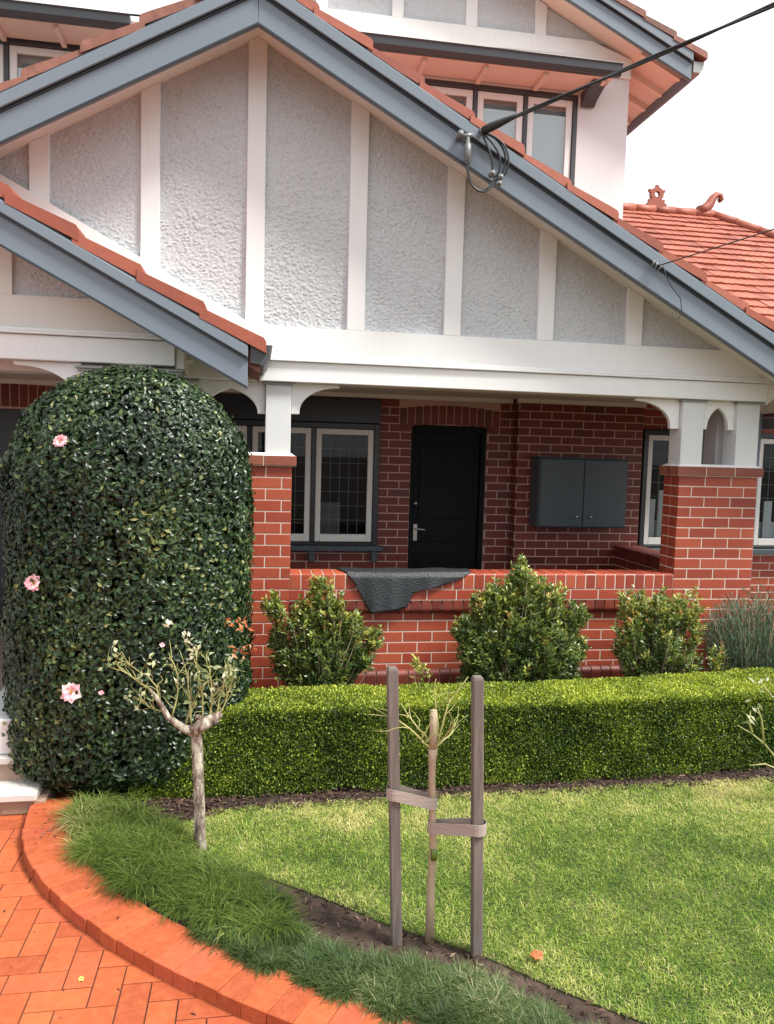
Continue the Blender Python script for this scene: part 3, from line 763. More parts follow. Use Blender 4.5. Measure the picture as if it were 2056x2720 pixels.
mb.prism([(LX, lz(LX) + .085), (-.33, lz(-.33) + .085), (-.33, lz(-.33) + .105), (LX, lz(LX) + .105)], (0, LY + .036, 0), GX, GZ, (0, .76, 0)); mb.build('porch_soffit', 'cream', house)
mb = MB()      # box linking the porch beam back to the main beam
mb.box(-.813, -.755, -.43, -.045, 2.52, 2.69); mb.build('side_beam', 'cream', house, bevel=.004)
def gutter(mb, p0, p1, w=.12, h=.11):
    """quad-profile gutter along p0->p1 with its open side up"""
    p0, p1 = Vector(p0), Vector(p1); d = (p1 - p0); L = d.length; d.normalize(); s = Vector((d.y, -d.x, 0))
    prof = [(0, h), (0, 0), (w * .75, 0), (w * .95, h * .35), (w, h * .8), (w + .012, h), (w - .004, h + .004), (w - .012, h * .8), (w * .85, h * .38), (w * .70, .012), (.012, .012), (.012, h)]
    mb.prism(prof, p0, s, GZ, d * L)
mb = MB()
gutter(mb, (-.318, -.04, 2.545), (-.318, -.79, 2.545)) if False else None
mb.prism([(0, .125), (0, 0), (.085, -.012), (.115, .03), (.125, .10), (.14, .115), (.128, .12), (.105, .10), (.09, .035), (.07, .01), (.012, .02), (.012, .125)], (-.312, -.795, 2.545), GX, GZ, (0, .74, 0))
mb.prism([(0, .125), (0, 0), (.085, -.012), (.115, .03), (.125, .10), (.14, .115)], (-.312, -.803, 2.545), GX, GZ, (0, .006, 0))
mb.build('gutter', 'gutter', house)

# --- porch interior
mb = MB()
DOOR = (1.335, 2.165, .2, 2.30); WIN = (-1.66, 1.0, 1.02, 2.30); ARCH = (-3.6, -2.12, .2, 2.32)
mb.box(-5.2, -3.6, 2.122, 2.3, .1, 2.75, .5, 1); 
for (a, b, c0, c1) in ((-3.6, -2.12, 2.32, 2.75), (-2.12, -1.66, .1, 2.75), (-1.66, 1.0, .1, 1.02), (-1.66, 1.0, 2.30, 2.75), (1.0, 1.335, .1, 2.75), (1.335, 2.165, 2.30, 2.75), (2.165, 2.45, .1, 2.75)):
    mb.box(a, b, 2.122, 2.3, c0, c1, .5, 1)
bricks_wall(mb, (0, 2.12, 0), GX, NF, -5.2, 2.45, .26, 2.75, [(-1.66, 1.0, 1.02, 2.30), DOOR, (-3.6, -2.12, .2, 2.32), (1.2, 2.3, 2.30, 2.52), (-3.7, -1.95, 2.30, 2.56)], off=.02)
# segmental brick arches over the openings
def arch(x0, x1, z, rise, h, y):
    n = round((x1 - x0) / .083); p = (x1 - x0) / n
    for i in range(n):
        t = (i + .5) / n * 2 - 1; dz = rise * (1 - t * t)
        mb.brick((0, y, 0), GX, GZ, NF, x0 + i * p + .004, x0 + (i + 1) * p - .004, z + dz, z + dz + h, rnd.random(), 0, .03)
arch(1.205, 2.295, 2.262, .045, .20, 2.119); arch(-3.7, -1.95, 2.30, .04, .22, 2.119)
# projecting right part
mb.box(2.4545, 3.86, 1.952, 2.3, .1, 2.75, .5, 1)
bricks_wall(mb, (0, 1.95, 0), GX, NF, 2.45, 3.86, .26, 2.75, off=.06)
bricks_wall(mb, (2.45, 0, 0), GY, (-1, 0, 0), 1.981, 2.12, .26, 2.75, off=1.90)
mb.build('porch_wall', ['brick_shaded', 'mortar_back'], house)
mb = MB(); mb.box(-5.2, 3.9, .195, 2.3, 2.60, 2.63); mb.box(-5.2, -.72, -.27, .19, 2.60, 2.63); mb.box(-5.2, 2.42, 2.07, 2.115, 2.555, 2.598); mb.box(2.42, 3.86, 1.90, 1.945, 2.555, 2.598); mb.build('porch_ceiling', 'cream', house)
mb = MB(); mb.box(-5.2, 3.86, .228, 2.3, -.02, .262); mb.box(-5.2, -1.5, -.6, .226, -.02, .262); mb.build('porch_floor', 'concrete', house)
# side cheek wall of the porch
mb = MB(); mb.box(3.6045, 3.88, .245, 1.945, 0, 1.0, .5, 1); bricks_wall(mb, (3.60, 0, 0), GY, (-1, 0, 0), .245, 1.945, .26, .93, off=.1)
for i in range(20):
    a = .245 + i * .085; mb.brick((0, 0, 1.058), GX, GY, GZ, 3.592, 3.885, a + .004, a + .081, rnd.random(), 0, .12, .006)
mb.build('side_wall', ['brick_shaded', 'mortar_back'], house)

# front door in its recess
mb = MB()
for (a, b, c0, c1) in ((1.335, 1.385, .262, 2.31), (2.115, 2.165, .262, 2.31), (1.386, 2.114, 2.22, 2.31)): mb.box(a, b, 2.16, 2.26, c0, c1)
mb.box(1.387, 2.113, 2.215, 2.255, .27, 2.218)
for (a, b, c0, c1) in ((1.45, 1.73, .38, .82), (1.77, 2.05, .38, .82), (1.45, 2.05, 1.05, 1.12), (1.45, 2.05, 1.30, 2.08)):
    mb.box(a, b, 2.203, 2.2145, c0, c1)
door = mb.build('front_door', 'door', house, bevel=.006)
door['label'] = 'black front door in a red brick wall'
mb = MB(); mb.box(1.40, 1.445, 2.19, 2.2145, 1.06, 1.24); mb.tube([(1.42, 2.185, 1.19), (1.42, 2.15, 1.19), (1.52, 2.145, 1.185)], .009); mb.build('door_handle', 'metal', door, bevel=.003)
mb = MB(); mb.tube([(1.42, 2.214, 1.46), (1.42, 2.19, 1.46)], .026, 12); mb.build('door_lock', 'metal', door)
mb = MB(); mb.box(-3.6, -2.12, 2.26, 2.28, .262, 2.33); mb.build('entry_door', 'navy', house)

def window(x0, x1, y, z0, z1, n, label=None, sashw=.058, lead=True, back='dim', frame='navy', sill=True, mull=.042, brackets=True, sash_mat='sash'):
    mb = MB(); fw_ = .055
    mb.box(x0, x0 + fw_, y - .02, y + .09, z0, z1); mb.box(x1 - fw_, x1, y - .02, y + .09, z0, z1)
    mb.box(x0 + fw_ + .001, x1 - fw_ - .001, y - .02, y + .09, z1 - fw_, z1); mb.box(x0 + fw_ + .001, x1 - fw_ - .001, y - .018, y + .09, z0, z0 + .03)
    p = (x1 - x0 - 2 * fw_ + mull) / n
    for i in range(1, n): mb.box(x0 + fw_ + i * p - mull, x0 + fw_ + i * p, y - .017, y + .09, z0 + .031, z1 - fw_ - .001)
    win = mb.build('window', frame, house, bevel=.004)
    if label: win['label'] = label
    for i in range(n):
        a = x0 + fw_ + i * p + .004; b = a + p - mull - .008; c0, c1 = z0 + .034, z1 - fw_ - .004
        mb = MB(); s = sashw
        mb.box(a, a + s, y + .004, y + .045, c0, c1); mb.box(b - s, b, y + .004, y + .045, c0, c1)
        mb.box(a + s + .0005, b - s - .0005, y + .004, y + .045, c0, c0 + s * 1.35); mb.box(a + s + .0005, b - s - .0005, y + .004, y + .045, c1 - s, c1)
        mb.build('sash', sash_mat, win, bevel=.004)
        mb = MB(); a2, b2, d0, d1 = a + s, b - s, c0 + s * 1.35, c1 - s
        mb.add([(a2, y + .026, d0), (b2, y + .026, d0), (b2, y + .026, d1), (a2, y + .026, d1)], [(0, 1, 2, 3)])
        if lead:
            for k in range(1, 5): xx = a2 + (b2 - a2) * k / 5; mb.box(xx - .0013, xx + .0013, y + .0225, y + .0245, d0, d1, .5, 1)
            for k in range(1, 7): zz = d0 + (d1 - d0) * k / 7; mb.box(a2, b2, y + .0205, y + .0222, zz - .0013, zz + .0013, .5, 1)
        mb.build('pane', ['glass' if back == 'dim' else 'glass_sky', 'lead'], win)
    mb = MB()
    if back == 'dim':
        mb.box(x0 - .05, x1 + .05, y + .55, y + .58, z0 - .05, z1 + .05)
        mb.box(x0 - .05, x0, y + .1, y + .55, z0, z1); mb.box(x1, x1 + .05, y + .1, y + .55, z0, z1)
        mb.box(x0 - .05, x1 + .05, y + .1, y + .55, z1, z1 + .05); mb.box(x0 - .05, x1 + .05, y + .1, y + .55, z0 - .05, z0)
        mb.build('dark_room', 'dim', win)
    else:
        mb.box(x0 + .02, x1 - .02, y + .10, y + .11, z0 + .02, z1 - .02); 
        mb.build('blind', back, win)
    if sill:
        mb = MB(); mb.box(x0 - .04, x1 + .05, y - .085, y + .02, z0 - .055, z0 - .002)
        if brackets:
            for xx in (x0 + fw_ + (n - 1) * p - mull / 2, x1 - .03, x0 + .05): mb.box(xx - .03, xx + .03, y - .065, y - .006, z0 - .17, z0 - .057)
        mb.build('sill', 'steel', win, bevel=.004)
    return win
mb = MB(); mb.box(-1.66, 1.0, 2.085, 2.12, 2.292, 2.54); mb.build('window_head', 'navy', house, bevel=.004)
window(-1.02, .995, 2.10, 1.02, 2.285, 3, 'leaded casement window under the porch')
# things just behind the porch window
mb = MB(); mb.box(.40, .62, 2.30, 2.44, 1.10, 1.45)
mb.build('cabinet_inside', 'curtain', house)
window(3.93, 6.7, 2.06, 1.02, 2.33, 4, 'leaded window to the right of the porch', back='dim')
mb = MB()
for i, x in enumerate((4.02, 4.14, 4.28, 5.42, 5.62)): mb.box(x, x + .10, 2.30, 2.32, 1.05, 1.45 + .1 * (i % 3))
mb.box(4.0, 6.6, 2.36, 2.38, 1.05, 1.30)
mb.build('lace_curtain', 'blind', house)
mb = MB(); mb.box(3.8645, 7.5, 2.122, 2.3, -.02, .96, .5, 1); mb.box(3.8645, 7.5, 2.122, 2.3, 2.335, 2.75, .5, 1); mb.box(6.75, 7.5, 2.122, 2.3, .96, 2.335, .5, 1)
bricks_wall(mb, (0, 2.12, 0), GX, NF, 3.86, 7.5, -.01, 2.75, [(3.88, 6.75, .97, 2.335)], off=.1); mb.build('bay_wall', ['brick', 'mortar'], house)

# --- upper storey
UY = 3.30
mb = MB()
ux0, ux1 = -4.6, 4.148
mb.box(ux0, -3.70, UY, UY + .2, 3.5, 6.36); mb.box(-1.55, .95, UY, UY + .2, 3.5, 6.36); mb.box(3.502, ux1, UY, UY + .2, 3.5, 6.36); mb.box(-3.7, -1.55, UY, UY + .2, 3.5, 5.05); mb.box(.95, 3.502, UY, UY + .2, 3.5, 4.95)
mb.box(ux0, ux1, UY, UY + .2, 6.361, 6.60)
mb.box(ux1 - .2, ux1, UY + .2, 9.0, 3.0, 6.75); mb.box(ux0, ux0 + .2, UY + .2, 9.0, 3.0, 6.75); mb.box(ux0, ux1, 9.0, 9.2, .0, 6.75)
mb.build('upper_wall', 'render', house)
AX = .05; US = .46; AZ = 6.49 + US * (4.654 - AX)
uz = lambda x: AZ - US * abs(x - AX)
mb = MB(); mb.prism([(ux0, 6.602), (ux1, 6.602), (ux1, uz(ux1) + .10), (3.62, 6.985), (-3.5, 6.985), (ux0, uz(ux0) + .1)], (0, UY - .03, 0), GX, GZ, (0, .05, 0)); mb.build('upper_frieze', 'white', house)
mb = MB(); mb.prism([(ux0 + .2, 6.987), (ux1 - .2, 6.987), (AX, uz(AX) + .08)], (0, UY + .02, 0), GX, GZ, (0, .1, 0)); mb.build('upper_gable_wall', 'roughcast', house)
UB = [-3.02, -2.17, -1.31, -.46, .388, 1.26, 2.137, 2.984]
for a, b in list(zip(UB, UB[1:] + [3.62])):
    rough_panel(a + .06, b - (.06 if b < 3.5 else 0), 6.98, lambda x: max(uz(x) + .09, 6.985), UY + .008, house, .02, .012)
for x in UB:
    a, b = x - .067, x + .067
    mb = MB(); mb.prism([(a, 6.9865), (b, 6.9865), (b, uz(b) + .1), (a, uz(a) + .1)], (0, UY - .028, 0), GX, GZ, (0, .05, 0)); mb.build('batten', 'white', house, bevel=.003)
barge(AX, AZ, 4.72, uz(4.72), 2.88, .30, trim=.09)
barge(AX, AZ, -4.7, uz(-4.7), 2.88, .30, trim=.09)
mb = MB()
for sg in (1, -1):
    xe = AX + sg * 4.80
    mb.prism([(AX, AZ + .17), (xe, uz(xe) + .17), (xe, uz(xe) + .30), (AX, AZ + .30)], (0, 2.93, 0), GX, GZ, (0, 6.0, 0), .5, 0)
    verge(mb, AX, AZ + .32, xe, uz(xe) + .32, 2.84, 3.2, 12, .055, 0)
mb.build('upper_roof', ['tile_old'], house)
mb = MB()
mb.prism([(AX, AZ + .115), (4.70, uz(4.70) + .115), (4.70, uz(4.70) + .135), (AX, AZ + .135)], (0, 2.92, 0), GX, GZ, (0, 5.6, 0))
for k in range(9):
    yy = 3.02 + k * .42
    mb.prism([(ux1 + .002, uz(ux1) + .04), (4.66, uz(4.66) + .04), (4.66, uz(4.66) + .114), (ux1 + .002, uz(ux1) + .114)], (0, yy, 0), GX, GZ, (0, .055, 0))
mb.build('eave_soffit', 'bouncesoffit', house)
mb = MB(); mb.box(4.705, 4.735, 2.92, 8.5, uz(4.72) + .0, uz(4.72) + .2); mb.build('eave_fascia', 'blue', house, bevel=.004)
mb = MB(); mb.prism([(0, .12), (0, 0), (.09, 0), (.125, .05), (.135, .12)], (4.737, 2.87, uz(4.72) + .10), GX, GZ, (0, 5.5, 0)); mb.build('gutter', 'postcap', house)

def hood(x0, x1, z):
    mb = MB()
    yb = UY - .032
    mb.prism([(0, .0), (.40, .0), (.40, .012), (0, .012)], (x0, yb, z - .002), (0, -1, 0), GZ, (x1 - x0, 0, 0), .5, 0)
    n = int((x1 - x0) / .62)
    for i in range(n + 1):
        xx = x0 + .08 + i * (x1 - x0 - .2) / n
        mb.obox((xx, yb - .38, z - .05), (.05, 0, 0), (0, .375, 0), (0, 0, .046), .5, 0)
    mb.prism([(-.02, .014), (.42, .014), (.42, .10), (-.02, .19)], (x0, yb - .001, z), (0, -1, 0), GZ, (x1 - x0, 0, 0), .5, 0)
    o = mb.build('window_hood', 'bouncesoffit', house)
    mb = MB()
    mb.prism([(0, .0), (.07, -.01), (.105, .03), (.115, .095), (.13, .115), (0, .115)], (x0 - .05, yb - .421, z - .01), (0, -1, 0), GZ, (x1 - x0 + .1, 0, 0))
    mb.build('gutter', 'gutter', o, bevel=.004)
hood(.70, 3.74, 6.385); hood(-4.3, -1.66, 6.29)
mb = MB(); mb.prism([(0, 0), (0, -.16), (.10, -.10), (.34, -.02), (.34, 0)], (3.52, UY - .034, 6.37), (0, -1, 0), GZ, (.17, 0, 0)); mb.build('hood_bracket', 'gutter', house)
window(.95, 3.502, UY + .02, 4.95, 6.355, 4, 'upper casement windows with pale blinds', lead=False, back='blind', frame='gutter', sill=False, sashw=.075, mull=.05, sash_mat='white')
window(-3.7, -1.55, UY + .02, 5.05, 6.30, 3, 'upper left casement windows', lead=False, back='blind', frame='gutter', sill=False, sashw=.075, mull=.05, sash_mat='white')
mb = MB(); mb.box(-3.7, -1.55, UY + .02, UY + .1, 6.301, 6.36); mb.build('window_head', 'white', house)

# --- right wing roof with terracotta finials
EZ, EY, RZ, RY = 2.72, 1.55, 6.42, 7.35
Lr = math.hypot(RY - EY, RZ - EZ); U = ((RY - EY) / Lr, (RZ - EZ) / Lr)
mb = MB()
rx0, rx1, rtop = 3.2, 11.9, 7.85
nr = 25; gauge = Lr / nr
tile_roof(mb, (rx0, EY, EZ), (1, 0, 0), (0, U[0], U[1]), nr, rx1 - rx0, lambda s: (0, (rx1 - rx0) - (rx1 - rtop) * s / Lr), gauge, .232, .017, .028)
mb.add([(rx0, EY + .02, EZ - .02), (rx1, EY + .02, EZ - .02), (rtop, RY, RZ - .02), (rx0, RY, RZ - .02)], [(0, 1, 2, 3)], .3)
mb.add([(rx1, EY + .02, EZ - .02), (rx1, 2 * RY - EY, EZ - .02), (rtop, RY, RZ - .02)], [(0, 1, 2)], .3)
mb.add([(rx1, 2 * RY - EY, EZ - .02), (rx0, 2 * RY - EY, EZ - .02), (rx0, RY, RZ - .02), (rtop, RY, RZ - .02)], [(0, 1, 2, 3)], .3)
def cap_run(p, q, n):
    p, q = Vector(p), Vector(q)
    for i in range(n):
        a, b = p.lerp(q, i / n), p.lerp(q, (i + 1.06) / n)
        mb.tube([a, b], [.095, .082], 9, rnd.random() * .8)
cap_run((rtop, RY, RZ + .03), (rx0, RY, RZ + .03), 12); cap_run((rx1, EY, EZ + .03), (rtop, RY, RZ + .03), 17)
wing = mb.build('wing_roof', 'tile', house)
mb = MB()      # pierced crown finial
cx, cz = 6.72, RZ + .10
mb.box(cx - .18, cx + .18, RY - .05, RY + .05, cz - .06, cz + .05, .3); mb.box(cx - .15, cx + .15, RY - .034, RY + .034, cz + .051, cz + .12, .3)
ring = [(.125 * math.cos(t), .125 * math.sin(t)) for t in np.linspace(0, 2 * math.pi, 17)[:-1]]
ins = [(.05 * math.cos(t), .05 * math.sin(t)) for t in np.linspace(0, 2 * math.pi, 17)[:-1]]
vs = [(cx + a, RY + s, cz + .21 + b) for s in (-.035, .035) for lst in (ring, ins) for a, b in lst]
fs = []
for k in range(16):
    j = (k + 1) % 16
    fs += [(k, j, 16 + j, 16 + k), (32 + k, 48 + k, 48 + j, 32 + j), (k, 32 + k, 32 + j, j), (16 + k, 16 + j, 48 + j, 48 + k)]
mb.add(vs, fs, .3)
for a in (-1, 0, 1): mb.obox((cx + a * .115 - .025, RY - .03, cz + .30 - abs(a) * .06), (.05, 0, 0), (0, .06, 0), (a * .02, 0, .07 - .02 * abs(a)), .3)
pass
mb.build('ridge_finial', 'tile', wing)
mb = MB()      # scroll finial at the hip end
P = [(7.56, RY, RZ + .08), (7.68, RY, RZ + .13), (7.76, RY, RZ + .22), (7.82, RY, RZ + .33), (7.89, RY, RZ + .40), (7.97, RY, RZ + .39), (7.99, RY, RZ + .33), (7.945, RY, RZ + .30)]
mb.tube(P, [.10, .10, .085, .07, .058, .05, .045, .045], 9, .2); mb.box(7.5, 7.85, RY - .06, RY + .06, RZ - .02, RZ + .10, .3)
mb.build('scroll_finial', 'tile', wing)
mb = MB(); mb.box(4.3, 11.9, EY - .02, EY + .01, EZ - .17, EZ - .03); mb.prism([(0, .11), (0, 0), (.09, 0), (.12, .04), (.13, .11)], (4.3, EY - .022, EZ - .12), (0, -1, 0), GZ, (7.6, 0, 0)); mb.build('gutter', 'postcap', house)
mb = MB(); mb.box(4.3, 11.9, EY + .011, 2.12, EZ - .17, EZ - .15); mb.build('bay_soffit', 'white', house)

# ------------------------------------------------------------------ meter cupboard on the porch wall
cab = thing('wall_cupboard', 'charcoal two-door meter cupboard hanging on the brick porch wall', 'cupboard', (3.2, 1.95, 1.27))
mb = MB(); mb.box(2.605, 3.575, 1.70, 1.948, 1.27, 1.985); mb.build('cabinet_body', 'steel', cab, bevel=.005)
mb = MB(); mb.box(2.585, 3.595, 1.67, 1.949, 1.987, 2.0); mb.build('cabinet_top', 'steel', cab, bevel=.004)
for a, b, kx in ((2.615, 3.086, 3.01), (3.094, 3.566, 3.17)):
    mb = MB(); mb.box(a, b, 1.678, 1.699, 1.282, 1.975); d = mb.build('cabinet_door', 'steel', cab, bevel=.004)
    mb = MB(); mb.tube([(kx, 1.677, 1.385), (kx, 1.662, 1.385), (kx, 1.650, 1.385)], [.008, .012, .016], 10); mb.build('knob', 'metal', d)

# ------------------------------------------------------------------ rubber mat hung over the low wall
front = [(.43, 1.064), (.492, .997), (.625, .746), (.70, .757), (.80, .772), (.917, .792), (.932, .84), (.951, .902), (1.04, .928), (1.135, .953), (1.22, .975), (1.302, 1.003), (1.37, 1.035), (1.43, 1.062)]
def edge(t):            # lower outline of the hanging part, by arc fraction
    d = [0]
    for a, b in zip(front, front[1:]): d.append(d[-1] + math.hypot(b[0] - a[0], b[1] - a[1]))
    return np.interp(t * d[-1], d, [p[0] for p in front]), np.interp(t * d[-1], d, [p[1] for p in front])
nu, nv = 90, 26; vs = []; fs = []
for i in range(nu + 1):
    u = i / nu; xl, zl = edge(u); xt = .43 + u * 1.0
    for j in range(nv + 1):
        v_ = j / nv
        if v_ < .30:      # lying on the wall top
            q = v_ / .30; x = .37 + u * 1.08 + (xt - .37 - u * 1.08) * q; yy = .205 - q * .195; z = 1.066 + .004 * math.sin(x * 17 + q * 3) * (1 - q)
        else:
            q = (v_ - .30) / .70; x = xt + (xl - xt) * q; dz = 1.064 - zl
            z = 1.066 - dz * q - .002 * q
            yy = .010 - .024 * min(1, q * dz / .035) - .022 * q * dz / .3 - (.012 * math.sin(x * 17 + 1.2 * q) + .006 * math.sin(x * 41)) * q * min(1, dz * 6)
        vs.append((float(x), float(yy), float(z)))
for i in range(nu):
    for j in range(nv):
        a = i * (nv + 1) + j; fs.append((a, a + 1, a + nv + 2, a + nv + 1))
mb = MB(); mb.add(vs, fs, .5, 0, True)
mat_o = mb.build('rubber_mat', 'rubber', None, 0, label='black rubber mat with a ragged edge draped over the low brick wall', cat='mat')
so = mat_o.modifiers.new('thick', 'SOLIDIFY'); so.thickness = .007; so.offset = 0

# ------------------------------------------------------------------ steps at the far left
steps = thing('entry_steps', 'pale stone entry steps beside the clipped camellia', 'steps', (-2.2, -1.5, 0))
mb = MB()
for i in range(9):
    a = -3.5 + i * .2385; mb.brick((0, -1.60, 0), GX, GZ, NF, a + .006, a + .2325, .002, .078, rnd.random(), 0, .2, .006)
mb.box(-3.5, -1.36, -1.592, -.95, -.02, .080, .5, 0); mb.build('brick_base', ['sandstone'], steps)
mb = MB(); mb.box(-3.5, -1.40, -1.63, -1.40, .082, .128); mb.build('tread', 'marble', steps, bevel=.008)
mb = MB(); mb.box(-3.5, -1.42, -1.445, -.6, .1295, .225); mb.build('riser', 'sandstone', steps)
mb = MB(); mb.box(-3.5, -1.42, -1.47, -.55, .2265, .27); mb.build('tread', 'marble', steps, bevel=.008)
mb = MB(); mb.box(-1.80, -1.44, -1.43, -.5, .2715, .47); mb.build('plinth_block', 'post', steps, bevel=.006)

# ------------------------------------------------------------------ service cables
mains = thing('power_cable', 'thick black overhead power cable fixed to the slate blue barge board', 'cable', (1.25, -.46, 4.2))
def sag(p, q, s, n=24):
    p, q = Vector(p), Vector(q)
    return [p.lerp(q, i / n) - Vector((0, 0, s * 4 * (i / n) * (1 - i / n))) for i in range(n + 1)]
A0 = (1.258, -.49, 4.25); A1 = Vector(A0) + (Vector((2.388, -2.0, 4.425)) - Vector(A0)) * 4.2
mb = MB()
for k in range(2):
    pts = sag(A0, A1, .03, 60)
    pts = [p + Vector((math.cos(i * .55 + k * math.pi), 0, math.sin(i * .55 + k * math.pi))) * .0068 for i, p in enumerate(pts)]
    mb.tube(pts, .0082, 7)
mb.tube(sag(A0, Vector(A0) + (A1 - Vector(A0)) * .035, 0, 4), [.026, .03, .026, .02, .014], 8)
mb.build('overhead_wire', 'cable', mains)
mb = MB()
loops = [[(1.26, -.49, 4.24), (1.36, -.50, 4.20), (1.43, -.50, 4.10), (1.42, -.49, 3.98), (1.37, -.48, 3.95)],
         [(1.26, -.49, 4.23), (1.33, -.50, 4.17), (1.39, -.50, 4.08), (1.39, -.49, 3.98), (1.35, -.48, 3.94)],
         [(1.25, -.49, 4.23), (1.30, -.50, 4.13), (1.33, -.50, 4.05), (1.34, -.48, 3.96)],
         [(1.27, -.49, 4.245), (1.40, -.51, 4.18), (1.45, -.51, 4.08), (1.44, -.49, 3.97), (1.38, -.48, 3.93)],
         [(1.36, -.48, 3.94), (1.31, -.49, 3.86), (1.24, -.49, 3.84), (1.18, -.49, 3.89), (1.155, -.49, 4.00), (1.16, -.48, 4.08)],
         [(1.37, -.48, 3.93), (1.32, -.50, 3.85), (1.25, -.50, 3.825), (1.17, -.50, 3.88), (1.15, -.50, 3.99)]]
for L in loops:
    P = np.array(L)
    for _ in range(2):
        q = [P[0]]
        for a, b in zip(P, P[1:]): q += [a * .75 + b * .25, a * .25 + b * .75]
        q.append(P[-1]); P = np.array(q)
    mb.tube([Vector(p) for p in P], .0075, 6)
mb.build('cable_loop', 'cable', mains)
mb = MB()
mb.tube([(1.157, -.475, 4.20), (1.157, -.475, 4.16), (1.157, -.475, 4.155), (1.160, -.475, 4.06), (1.162, -.475, 4.05), (1.162, -.475, 4.02)], [.014, .014, .024, .024, .017, .017], 10)
mb.tube([(1.10, -.46, 4.205), (1.19, -.48, 4.215)], [.018, .018], 8); mb.tube([(1.10, -.44, 4.20), (1.10, -.50, 4.22)], [.022, .022], 9); mb.build('fuse_holder', 'insulator', mains)
for (x, z) in ((1.335, 3.965), (1.395, 3.945), (1.385, 3.90)):
    mb = MB(); mb.tube([(x, -.46, z), (x, -.505, z)], [.021, .021], 9); mb.tube([(x, -.506, z), (x, -.515, z)], [.012, .012], 6); mb.build('connector_clamp', 'insulator', mains)
mb = MB(); mb.tube([(1.255, -.43, 4.27), (1.258, -.50, 4.255)], .02, 8); mb.build('wall_bracket', 'metal', mains)

phone = thing('phone_cable', 'thin black phone wire fixed low on the right slope of the barge board', 'cable', (2.64, -.46, 3.4))
A0 = Vector((2.62, -.46, 3.42)); A1 = A0 + (Vector((3.178, -1.0, 3.60)) - A0) * 8
mb = MB(); mb.tube(sag(A0, A1, .04, 50), .0045, 6); mb.build('overhead_wire', 'cable', phone)
mb = MB()
P = [(2.68, -.465, 3.425), (2.70, -.466, 3.36), (2.76, -.466, 3.27), (2.83, -.466, 3.20), (2.845, -.466, 3.10), (2.82, -.462, 3.045), (2.79, -.45, 3.06), (2.785, -.44, 3.10)]
mb.tube(P, .0038, 6); mb.build('drop_wire', 'cable', phone)
mb = MB()
for x in (2.585, 2.61, 2.64): mb.tube([(x, -.44, 3.42 - (x - 2.6) * .5), (x + .004, -.47, 3.418 - (x - 2.6) * .5), (x + .012, -.475, 3.45 - (x - 2.6) * .5)], .0065, 6)
mb.build('cleat', 'insulator', phone)

# ------------------------------------------------------------------ clipped camellia (round-topped)
TC = np.array((-.975, -1.15)); TRX, TRY, TZ = .690, .50, 1.76
topi = thing('topiary_shrub', 'tall round-topped clipped dark green camellia with a few pink flowers', 'shrub', (TC[0], TC[1], .045))
def topi_prof(z):
    dome = np.sqrt(np.clip(1 - ((z - TZ) / .70) ** 2, 0, 1))
    base = np.clip(.74 + (z - .05) * 1.9, 0, 1)
    return np.where(z > TZ, dome, np.minimum(1, base))
def topi_surf(n):
    z = []
    # sample uniformly enough in area
    th = RNG.uniform(0, 2 * np.pi, n * 3)
    zz = RNG.uniform(.06, TZ + .70, n * 3); pr = topi_prof(zz)
    dzr = np.gradient(topi_prof(np.linspace(.06, TZ + .7, 400)), np.linspace(.06, TZ + .7, 400))
    sl = np.interp(zz, np.linspace(.06, TZ + .7, 400), np.clip(dzr, -6, 6)) * .6
    acc = pr * np.sqrt(1 + sl ** 2); k = RNG.random(n * 3) < acc / acc.max() * 1.0
    th, zz, pr, sl = th[k][:n], zz[k][:n], pr[k][:n], sl[k][:n]
    bump = 1 + .05 * (vnoise(th * 4, zz * 5, 3) - .5) * 2 + (RNG.random(len(th)) < .03) * RNG.uniform(0, .05, len(th))
    # squarish ellipse: flatter front like a clipped column
    ce, se = np.cos(th), np.sin(th); e = .82
    x = np.sign(ce) * np.abs(ce) ** e; y = np.sign(se) * np.abs(se) ** e
    P = np.stack([TC[0] + TRX * pr * x * bump, TC[1] + TRY * pr * y * bump, zz], 1)
    N = unit(np.stack([ce / TRX, se / TRY, -sl / .6], 1))
    return P, N
P, N = topi_surf(62000); n = len(P)
tan = unit(np.cross(N, rdir(n)))
A = tan * 1.0 + N * RNG.uniform(.0, .5, (n, 1)) + np.array([0, 0, -.45]) * RNG.random((n, 1))
FN = N + rdir(n) * .42 + np.array([0, 0, .25])
P2 = P - N * RNG.uniform(.0, .05, (n, 1))
hl = vnoise(P[:, 0] * 2.5 + 3, P[:, 2] * 2.5, 3)
rr = np.clip(.40 + (hl - .5) * .8 + RNG.normal(0, .25, n) + np.clip((P[:, 2] - 1.7) * .22, 0, .2), 0, 1)
V, F = leaves(P2, A, FN, RNG.uniform(.024, .050, n), RNG.uniform(.015, .027, n), .16, .14)
mesh_obj('foliage', V, F, rep(rr, 5), 'camellia', None, False, topi)
# stems and dark inner twigs
mb = MB()
for k in range(26):
    a = k * 2.4; z = .10 + (k / 26) * 2.0; pr = float(topi_prof(np.array(z)))
    mb.tube([(TC[0] + .05 * math.cos(a), TC[1] + .05 * math.sin(a), max(.05, z - .35)), (TC[0] + TRX * pr * .5 * math.cos(a), TC[1] + TRY * pr * .5 * math.sin(a), z - .1), (TC[0] + TRX * pr * .93 * math.cos(a), TC[1] + TRY * pr * .93 * math.sin(a), z)], [.018, .010, .004], 5)
for k in range(4): mb.tube([(TC[0] + .08 * math.cos(k * 1.6), TC[1] + .06 * math.sin(k * 1.6), -.02), (TC[0] + .04 * math.cos(k * 1.6), TC[1] + .04 * math.sin(k * 1.6), 1.2)], [.035, .02], 8)
mb.build('trunk', 'twig', topi)
P, N = topi_surf(22000); n = len(P)
P = P - N * RNG.uniform(.05, .15, (n, 1))
